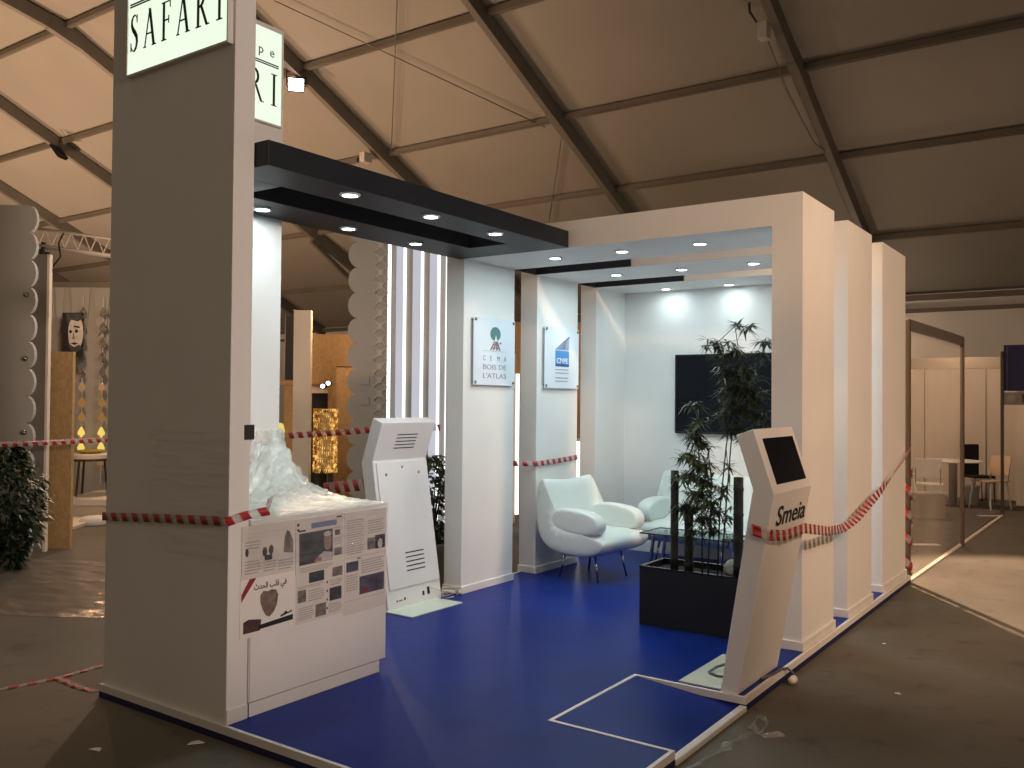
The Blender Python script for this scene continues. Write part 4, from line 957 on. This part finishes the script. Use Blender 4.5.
# plastic sheet on the floor
mb = MB(XF); vs = []; nu, nv = 40, 24
for i in range(nu + 1):
    for j in range(nv + 1):
        u, v = i / nu, j / nv
        vs.append((-6.3 + u * 3.3, 6.9 + v * 2.1 + .15 * math.sin(u * 5), .006 + .028 * abs(math.sin(v * 26 + 2.2 * math.sin(u * 6))) * (1 if 0 < j < nv else 0)))
mb._add(vs, [(i * (nv + 1) + j, (i + 1) * (nv + 1) + j, (i + 1) * (nv + 1) + j + 1, i * (nv + 1) + j + 1) for i in range(nu) for j in range(nv)])
tag(mb.build('plastic_sheet', M['floorfilm'], smooth=True), 'crumpled clear plastic sheet on the concrete by the chipboard pillar', 'plastic sheet')

# middle background: slab, chipboard stall, golden lamp
d = 12.6; k = d / F
def bz(y, dd=None): return 1.67 + (398.3 - y) / F * (dd or d)
t = thing('white_slab', W(-2.9, d), 'narrow upright white slab seen between tower and kiosk', 'display panel')
m = MB(XF); m.box((293 - 512) * k, (310 - 512) * k, d, d + .12, 0, bz(310)); m.build('board', M['cream'], t)
m = MB(XF); m.box((293 - 512) * k, (310 - 512) * k, d - .01, d + .13, 0, .10); m.build('plinth', M['trim'], t)
t = thing('black_panel', W(-3.1, d + .6), 'black framed panel behind the narrow white slab', 'display panel')
d2 = 13.2; k2 = d2 / F
m = MB(XF); m.box((285 - 512) * k2, (293 - 512) * k2, d2, d2 + .05, bz(380, d2), bz(316, d2)); m.build('board', M['ink'], t)
m = MB(XF); m.box((284.4 - 512) * k2, (285 - 512) * k2, d2 - .01, d2 + .05, bz(380, d2), bz(316, d2)); m.build('edge', M['alu'], t)
t = thing('shelf_unit', W(-3.2, d2), 'wooden shelf and post left of the narrow white slab', 'shelf')
m = MB(XF); m.box((270 - 512) * k2, (292 - 512) * k2, d2, d2 + .3, bz(385, d2), bz(381, d2)); m.build('shelf', M['osb'], t)
m = MB(XF); m.box((284 - 512) * k2, (293 - 512) * k2, d2 + .02, d2 + .3, 0, bz(386, d2)); m.build('post', M['osb'], t)
m = MB(XF); m.lathe([(.001, 0), (.05, .0), (.075, .08), (.05, .18), (.001, .2)], ((283 - 512) * k2, d2 - .15, bz(436, d2)), 14); o = m.build('table_lamp', M['ornlampglow'], smooth=True); tag(o, 'small glowing amber lamp beside the wooden post', 'lamp')
d3 = 14.2; k3 = d3 / F
t = thing('chipboard_stall', W(-2.6, d3), 'chipboard stall front with a dark doorway behind the golden lamp', 'stall')
m = MB(XF); m.box((300 - 512) * k3, (372 - 512) * k3, d3, d3 + .06, bz(384, d3), bz(334, d3)); m.build('fascia', M['osb'], t)
m = MB(XF); m.box((328 - 512) * k3, (372 - 512) * k3, d3, d3 + .06, 0, bz(384, d3)); m.build('wall', M['osb'], t)
m = MB(XF); m.box((296 - 512) * k3, (330 - 512) * k3, d3 + .35, d3 + .4, 0, bz(388, d3)); m.build('doorway', M['ink'], t)
m = MB(XF); m.box((300 - 512) * k3, (330 - 512) * k3, d3 + .1, d3 + .12, bz(393, d3), bz(380, d3)); m.build('track', M['cream'], t)
d4 = 13.6; k4 = d4 / F
t = thing('osb_screen', W(-2.3, d4), 'brown chipboard screen behind the scalloped carved panel', 'partition')
m = MB(XF); m.box((336 - 512) * k4, (375 - 512) * k4, d4, d4 + .05, 0, bz(366, d4)); m.build('board', M['osb'], t)
m = MB(XF); m.box((336 - 512) * k4, (375 - 512) * k4, d4 - .005, d4 + .055, bz(367, d4), bz(366, d4)); m.build('edge', M['darkwood'], t)
for i, (sx, sy) in enumerate(((322.5, 386), (328, 383))):
    t = thing('spot_lamp', W((sx - 512) * k4, 13.9, bz(sy, 13.9)), ('lower' if i == 0 else 'upper') + ' of two small lit spot lamps above the dark doorway', 'spot lamp', 'spot lamps over the doorway')
    m = MB(XF); m.lathe([(.001, 0), (.032, 0), (.032, .02), (.001, .02)], ((sx - 512) * 13.9 / F, 13.9, bz(sy, 13.9)), 12, 'y'); m.build('lens', M['spotwhite'], t)
    m = MB(XF); m.lathe([(.03, .02), (.052, .02), (.052, .10), (.03, .12)], ((sx - 512) * 13.9 / F, 13.9, bz(sy, 13.9)), 12, 'y'); m.build('barrel', M['darkmetal'], t)
d = 12.9; k = d / F
t = thing('golden_lamp', W((326 - 512) * k, d), 'tall golden pierced metal cylinder lamp on a dark stand', 'lamp')
cx, cr = (326 - 512) * k, 11 * k
m = MB(XF)
for i in range(34):
    a = 2 * PI * i / 34; zz0, zz1 = bz(472), bz(408)
    for j in range(14):
        f0, f1 = j / 14, (j + .86) / 14; r_ = cr * (1 + .05 * math.sin(i * 2.1 + j * 1.7))
        m.bar((cx + r_ * math.cos(a), d + r_ * math.sin(a), zz0 + (zz1 - zz0) * f0), (cx + r_ * math.cos(a + .07), d + r_ * math.sin(a + .07), zz0 + (zz1 - zz0) * f1), .021, .008)
m.build('lattice', M['gold'], t)
m = MB(XF); m.lathe([(.001, bz(468)), (.10, bz(468)), (.10, bz(412)), (.001, bz(440))], (cx, d, 0), 12); m.build('diffuser', M['ornlampglow2'], t)
m = MB(XF); m.bar((cx + .08, d, 0), (cx + .08, d, bz(472)), .07, .07); m.bar((cx - .12, d, .0), (cx - .12, d, bz(472)), .05); m.build('stand', M['darkwood'], t)
# carved white stall with LED strips
d = 12.1; k = d / F
t = thing('carved_panel', W(-2.0, d), 'white scalloped carved panel standing left of the LED fins', 'display panel')
TOP = 4.15
m = MB(XF); m.prism_y(scallop((347 - 512) * k, (373 - 512) * k, 0, TOP, .335, .13, -1), d, d + .05); m.build('board', M['grey'], t)
m = MB(XF); x0 = (373 - 512) * k; x1 = (386.5 - 512) * k
m.box(x0, x1, d, d + .05, 0, TOP); m.build('carved_band', M['grey'], t)
m = MB(XF)
st = x1 - x0; nz = int(TOP / st)
for i in range(nz):
    z0 = i * st; c = (x0 + x1) / 2
    for sgn in (-1, 1):
        for (a, b) in (((x0, z0), (x1, z0 + st)),) if sgn > 0 else (((x1, z0), (x0, z0 + st)),):
            m.bar((a[0], d - .008, a[1]), (b[0], d - .008, b[1]), .02, .02, up=(0, 1, 0))
    m.prism_y(ell(c, z0 + st / 2, st * .18, st * .26, 8), d - .022, d)
    m.prism_y(ell(x0 + st * .04, z0 + st, st * .12, st * .22, 8), d - .018, d); m.prism_y(ell(x1 - st * .06, z0 + st, st * .1, st * .22, 8), d - .018, d)
m.build('relief', M['relief'], t)
for i, zz in enumerate((1.92, 1.64)):
    m = MB(XF); m.box((360 - 512) * k, (369.5 - 512) * k, d - .012, d, zz - .055, zz + .055); m.build('name_plate', M['textgrey'], t)
m = MB(XF); m.box((386 - 512) * k, (389.5 - 512) * k, d + .02, d + .06, 0, TOP - .02); m.build('led_strip', M['ledstrip'], t)
t = thing('stall_wall', W(-1.2, d + .3), 'taupe backing wall behind the glowing LED fins', 'partition')
m = MB(XF); m.box((380 - 512) * k, (452 - 512) * k, d + .30, d + .36, 0, TOP - .06); m.build('board', M['grey'], t)
m = MB(XF); m.box((380 - 512) * k, (452 - 512) * k, d + .29, d + .37, 0, .1); m.build('baseboard', M['trim'], t)
fins = [(395, 405), (411.5, 422.5), (428.5, 439)]
fl = ['first glowing white LED fin right of the carved panel', 'middle glowing white LED fin behind the left kiosk', 'third glowing white LED fin, nearest the first column']
for (a, b), lb in zip(fins, fl):
    t = thing('led_fin', W((a - 512) * k, d), lb, 'light panel', 'LED fins of the white stall')
    m = MB(XF); m.box((a - 512) * k, (b - 2.6 - 512) * k, d + .02, d + .08, 0, TOP); m.build('panel', M['fin_selflit'], t)
    m = MB(XF); m.box((b - 2.6 - 512) * k, (b - 512) * k, d + .0, d + .07, 0, TOP); m.build('led_strip', M['ledstrip'], t)
    m = MB(XF); m.box((b - 512) * k, (b + 6.3 - 512) * k, d + .03, d + .10, 0, TOP); m.build('side_board', M['grey'], t)
t = thing('led_fin', W((445 - 512) * k, d), 'narrow LED strip fin just left of the first white column', 'light panel', 'LED fins of the white stall')
m = MB(XF); m.box((445 - 512) * k, (448.5 - 512) * k, d, d + .06, 0, TOP - .05); m.build('led_strip', M['ledstrip'], t)
m = MB(XF); m.box((448.5 - 512) * k, (470 - 512) * k, d + .02, d + .08, 0, TOP - .05); m.build('side_board', M['grey'], t)
t = thing('led_fin', W((517 - 512) * k, d), 'lower LED strip fin seen in the gap between first and second columns', 'light panel', 'LED fins of the white stall')
m = MB(XF); m.box((516 - 512) * k, (519.5 - 512) * k, d, d + .06, .12, bz(372)); m.build('led_strip', M['ledstrip'], t)
m = MB(XF); m.box((500 - 512) * k, (516 - 512) * k, d + .02, d + .08, 0, bz(352)); m.build('side_board', M['cream'], t)
t = thing('rear_booth', W(.5, d + 1), 'brown chipboard booth glimpsed through the gaps between the white columns', 'stall')
d5 = 13.4; k5 = d5 / F
m = MB(XF); m.box((498 - 512) * k5, (600 - 512) * k5, d5, d5 + .06, 0, bz(320, d5)); m.build('board', M['osb'], t)
m = MB(XF); m.box((495 - 512) * k5, (600 - 512) * k5, d5 - .02, d5 + .08, bz(320, d5), bz(313, d5)); m.build('top_rail', M['darkwood'], t)
t = thing('led_fin', W((579 - 512) * k, d), 'white LED panel seen in the gap behind the armchair', 'light panel', 'LED fins of the white stall')
m = MB(XF); m.box((574 - 512) * k, (590 - 512) * k, d + .3, d + .36, .1, bz(440)); m.build('panel', M['ledstrip'], t)
m = MB(XF); m.box((574 - 512) * k, (590 - 512) * k, d + .29, d + .37, bz(440), bz(437)); m.build('cap', M['trim'], t)

# ------------------------------------------------------------------ glazed stall on the right
t = thing('glazed_partition', (-1.70, 9.0, 0), 'clear glazed stall partition with dark metal posts on the right', 'partition')
for x, y in ((-1.765, 8.965), (-1.70, 11.66), (-1.67, 15.16)):
    MB().box(x - .022, x + .022, y - .022, y + .022, 0, 2.46).build('post', M['bronze'], t, bevel=.006)
MB().bar((-1.765, 8.99, 2.41), (-1.70, 11.64, 2.41), .04, .10).build('top_rail', M['alu'], t)
MB().bar((-1.765, 8.99, .008), (-1.67, 15.14, .008), .04, .016).build('bottom_rail', M['cream'], t)
MB().bar((-1.765, 8.99, 1.19), (-1.70, 11.64, 1.19), .006, 2.33).build('pane', M['glass'], t)
t = thing('stall_partition', (-3.4, 17.7, 0), 'pale panelled rear wall of the glazed stall', 'partition')
m = MB(); m.box(-6.0, -1.72, 17.70, 17.75, 0, 2.30); m.build('board', M['cream'], t)
m = MB(); m.box(-6.0, -1.72, 17.68, 17.76, 2.30, 2.50); m.build('top_rail', M['alu'], t)
m = MB()
for x in (-5.2, -4.2, -3.2, -2.2): m.box(x - .012, x + .012, 17.69, 17.70, 0, 2.30)
m.build('joint_profile', M['alu'], t)
t = thing('white_partition', (-1.4, 16.9, 0), 'white panel with a dark edge under the blue sign', 'partition')
MB().box(-1.66, -1.30, 16.9, 16.95, 0, 1.68).build('board', M['cream'], t)
MB().box(-1.30, -1.27, 16.88, 16.97, 0, 1.95).build('edge_profile', M['bronze'], t)
t = thing('hanging_sign', (-1.55, 15.3, 1.8), 'deep blue double-sided sign fixed to the far stall post', 'sign')
MB().box(-1.66, -1.39, 15.25, 15.31, 1.87, 2.56).build('board', M['bluesign'], t)
MB().box(-1.62, -1.60, 15.243, 15.25, 1.87, 2.56).build('stripe', M['photoblue'], t)
t = thing('notice_board', (-1.5, 15.3, 1.7), 'small grey notice with a red corner below the blue sign', 'sign')
MB().box(-1.66, -1.30, 15.26, 15.29, 1.66, 1.85).build('board', M['grey'], t)
MB().lathe([(.001, 0), (.055, 0), (.055, -.004), (.001, -.004)], (-1.55, 15.26, 1.76), 14, 'y').build('emblem', M['alu'], t)
MB().box(-1.42, -1.31, 15.25, 15.26, 1.70, 1.82).build('red_patch', M['redink'], t)
o = MB().box(-5.5, -1.75, 9.1, 17.65, 0, .006).build('stall_carpet', M['stallcarpet']); tag(o, 'dark grey carpet laid inside the glazed stall', 'carpet')
t = thing('round_table', (-2.0, 15.0, 0), 'white table on a grey column in the glazed stall', 'table')
ct = W((953 - 512) * 14.6 / F, 14.6)
MB().lathe([(.001, .72), (.42, .72), (.44, .735), (.42, .75), (.001, .75)], (ct[0], ct[1], 0), 26).build('tabletop', M['white'], t)
MB().lathe([(.24, .008), (.24, .02), (.07, .03), (.065, .05), (.065, .72)], (ct[0], ct[1], 0), 16).build('column', M['darkmetal'], t, smooth=True)
def side_chair(label, loc, rot, material):
    t = thing('side_chair', (0, 0, 0), label, 'chair', 'chairs in the glazed stall')
    m = MB(); m.box(-.20, .20, -.20, .20, .44, .46); m.build('seat', material, t, bevel=.008)
    m = MB(); m.prism_x([(.17, .55), (.19, .55), (.25, .84), (.23, .84)], -.19, .19); m.build('backrest', material, t, bevel=.006)
    m = MB()
    for sx in (-.17, .17): m.tube([(sx, .18, .45), (sx, .20, .56), (sx, .225, .70)], .009, 6)
    m.build('back_frame', M['alu'], t)
    for sx in (-1, 1):
        for sy in (-1, 1):
            MB().tube([(sx * .17, sy * .16, .44), (sx * .21, sy * .21, .006)], .011, 6).build('leg', M['white'], t)
    t.location = loc; t.rotation_euler = (0, 0, rot)
    return t
def at(px, d): return W((px - 512) * d / F, d, 0.0)
side_chair('white chair at the left of the white table in the glazed stall', at(929, 13.6), A35 + PI - .5, M['white'])
side_chair('cream chair behind the left end of the white table', at(914, 15.4), A35 + .4, M['cream'])
side_chair('beige chair with white legs at the right of the white table', at(990, 14.2), A35 - 1.25, M['beige'])
t = thing('side_chair', at(972, 15.3), 'black-draped chair between the white table and the beige chair', 'chair', 'chairs in the glazed stall')
b = at(972, 15.3)
m = MB(Matrix.Translation(b) @ Matrix.Rotation(A35 + .2, 4, 'Z')); m.box(-.19, .13, -.02, .05, .42, .98); m.box(-.21, .21, -.32, 0, .42, .46); m.build('cover', M['blackcloth'], t, bevel=.03)
m = MB(Matrix.Translation(b) @ Matrix.Rotation(A35 + .2, 4, 'Z'))
for sx in (-.18, .18):
    for sy in (-.3, 0): m.tube([(sx, sy, .42), (sx * 1.1, sy, 0.006)], .01, 6)
m.build('frame', M['darkmetal'], t)
t = thing('waste_bin', at(972, 14.9), 'white waste bin under the white table', 'bin')
b = at(972, 14.75)
MB().lathe([(.09, .006), (.115, .30), (.125, .305), (.125, .32), (.11, .32), (.085, .02)], (b[0], b[1], 0), 16).build('body', M['white'], t, smooth=True)
MB().lathe([(.112, .30), (.128, .305), (.128, .325), (.112, .325)], (b[0], b[1], 0), 16).build('rim', M['trim'], t)
t = thing('display_pedestal', at(929, 13.9), 'low grey pedestal with a pale top under the left chair', 'pedestal')
b = at(928, 13.0); mm = Matrix.Translation(b) @ Matrix.Rotation(A35, 4, 'Z')
MB(mm).box(-.20, .20, -.12, .12, .006, .36).build('body', M['greydark'], t, bevel=.01); MB(mm).box(-.22, .22, -.14, .14, .36, .385).build('top', M['grey'], t)
for (px, d, sx, lb) in ((922, 10.55, .20, 'pale paper sheet on the stall carpet near the dark post'), (990, 13.3, .17, 'pale paper sheet on the stall carpet near the far post')):
    b = at(px, d); o = MB(Matrix.Translation(b) @ Matrix.Rotation(A35, 4, 'Z')).box(-sx, sx, -.06, .06, .0065, .009).build('paper_sheet', M['white']); tag(o, lb, 'paper', 'sheets on the stall carpet')
# debris on the concrete
for (x, y, s, a, lb) in ((-4.033, 2.354, .035, .3, 'small white paper scrap on concrete at lower left'), (-3.732, 2.682, .04, 1.0, 'small paper scrap beside the platform front edge'), (-1.136, 5.501, .018, .2, 'tiny white scrap on concrete right of the kiosk'), (-1.45, 6.577, .015, .9, 'tiny white scrap on concrete beside the middle portal'), (-.95, 4.05, .018, .4, 'tiny pale scrap on concrete near the lower right edge')):
    mm = Matrix.Translation((x, y, .002)) @ Matrix.Rotation(a, 4, 'Z')
    m = MB(mm); m.prism_z([(-s, -s * .4), (s * .9, -s * .5), (s * .3, s * .5), (-s * .5, s * .3)], 0, .004); tag(m.build('paper_scrap', M['white']), lb, 'paper scrap', 'scraps on the concrete')
mb = MB(); vs = []
path = [(-1.66, 3.80), (-1.655, 3.93), (-1.63, 4.08), (-1.62, 4.22), (-1.60, 4.34), (-1.56, 4.46), (-1.58, 4.58), (-1.66, 4.66), (-1.64, 4.55), (-1.60, 4.42), (-1.52, 4.38), (-1.47, 4.46)]
N = 72
for i in range(N + 1):
    f = i / N * (len(path) - 1); k = min(int(f), len(path) - 2); f -= k
    x = path[k][0] * (1 - f) + path[k + 1][0] * f; y = path[k][1] * (1 - f) + path[k + 1][1] * f
    a = i * .37; w = .020 + .010 * math.sin(i * .9)
    for q_ in (-1, -.4, .4, 1): vs.append((x + w * q_ * math.cos(a * .6), y + w * q_ * .4, .012 + .010 * math.sin(a + q_ * 1.8)))
mb._add(vs, [(4 * i + j, 4 * i + 4 + j, 4 * i + 5 + j, 4 * i + 1 + j) for i in range(N) for j in range(3)])
tag(mb.build('film_strip', M['strip'], smooth=True), 'twisted strip of clear plastic film on concrete beside the ramp', 'plastic film')

# ------------------------------------------------------------------ lights
def spot(loc, aim, power, col, size=120, blend=.5, rad=.05):
    l = bpy.data.lights.new('spot', 'SPOT'); l.energy = power; l.color = col; l.spot_size = math.radians(size); l.spot_blend = blend; l.shadow_soft_size = rad
    o = bpy.data.objects.new('spot', l); COL.objects.link(o); o.location = loc
    o.rotation_euler = (Vector(aim) - Vector(loc)).to_track_quat('-Z', 'Y').to_euler(); return o
def point(loc, power, col, rad=.1):
    l = bpy.data.lights.new('point', 'POINT'); l.energy = power; l.color = col; l.shadow_soft_size = rad
    o = bpy.data.objects.new('point', l); COL.objects.link(o); o.location = loc; return o
COOL = (.76, .96, 1.0); WARM = (1.0, .66, .44); AMB = (1.0, .615, .37)
for (x, y, lb, gr) in DL:
    l = bpy.data.lights.new('downlight_glow', 'AREA'); l.shape = 'DISK'; l.size = .088; l.color = COOL
    l.energy = 1.7 if y > 8 else 7.2 if y > 7 else 6.2 if y > 5.5 else 3.0
    o = bpy.data.objects.new('downlight_glow', l); COL.objects.link(o); o.location = (x, y, LZ0 - .014)
# hall flood lamps, then added unseen spots
spot((-4.62, 12.85, 7.85), (1.5, 7.5, 0), 9000, WARM, 46, .25, .08)
spot((-14.1, 12.2, 8.0), (-6, 6, 0), 1200, WARM, 110, .5, .12)
spot((4.5, 4.3, 5.6), (-1.5, 8.0, 1.8), 1700, WARM, 57, .8, .25)
spot((3.0, -.5, 5.5), (-2.2, 5.8, 3.3), 800, WARM, 17, .6, .2)  # added narrow spot that brightens the front lintel
spot((4.5, -.5, 7.0), (1.6, 4.6, 0), 900, WARM, 66, .7, .25)  # added overhead spot that brightens the concrete at front right
spot((12, 1.8, 3.6), (-3.66, 3.0, 2.4), 4200, (1.0, .77, .64), 20, .6, .5)  # added low spot, kept to the tower side and counter front
# added uplights, hidden from view, that brighten the tent roof
spot((-21, 5.5, 2.2), (-21, 9.5, 9), 3500, AMB, 160, .8, .3)
spot((-27, 10, 2.4), (-27.5, 12, 9), 2000, AMB, 160, .8, .3)
spot((-16.5, 9, 2.4), (-16.0, 12.5, 8), 1500, AMB, 120, .8, .3)
spot((-12.4, 8, 2.4), (-12.4, 12.5, 8.5), 1250, AMB, 105, .8, .3)
point((-8.0, 6.0, 3.0), 78, (1.0, .84, .70), .1)  # added point light, tucked behind the tower, for the carved panel
point((-7.4, 3.1, 3.2), 28, (1.0, .68, .44), .1)  # added point light out of view, for the scalloped panel
point(W(-5.7, 11.6, 3.1), 95, AMB, .1)  # added point light that brightens the left stall deck
point(W(-2.4, 12.9, 3.0), 45, AMB, .1)  # added point light that brightens the golden lamp
point((-3.0, 15.2, 3.1), 115, WARM, .12)
point((-5.5, 20.2, 2.6), 80, (1.0, .74, .50), .12)  # added point light hidden behind the booth, for the rear tent wall
w = bpy.data.worlds.new('world'); S.world = w; w.use_nodes = True
bg = w.node_tree.nodes['Background']; bg.inputs['Color'].default_value = (1.0, .77, .51, 1); bg.inputs['Strength'].default_value = .138

S.view_settings.view_transform = 'Standard'; S.view_settings.look = 'None'; S.view_settings.gamma = 1.0; S.view_settings.exposure = 0.0
S.view_settings.use_curve_mapping = False
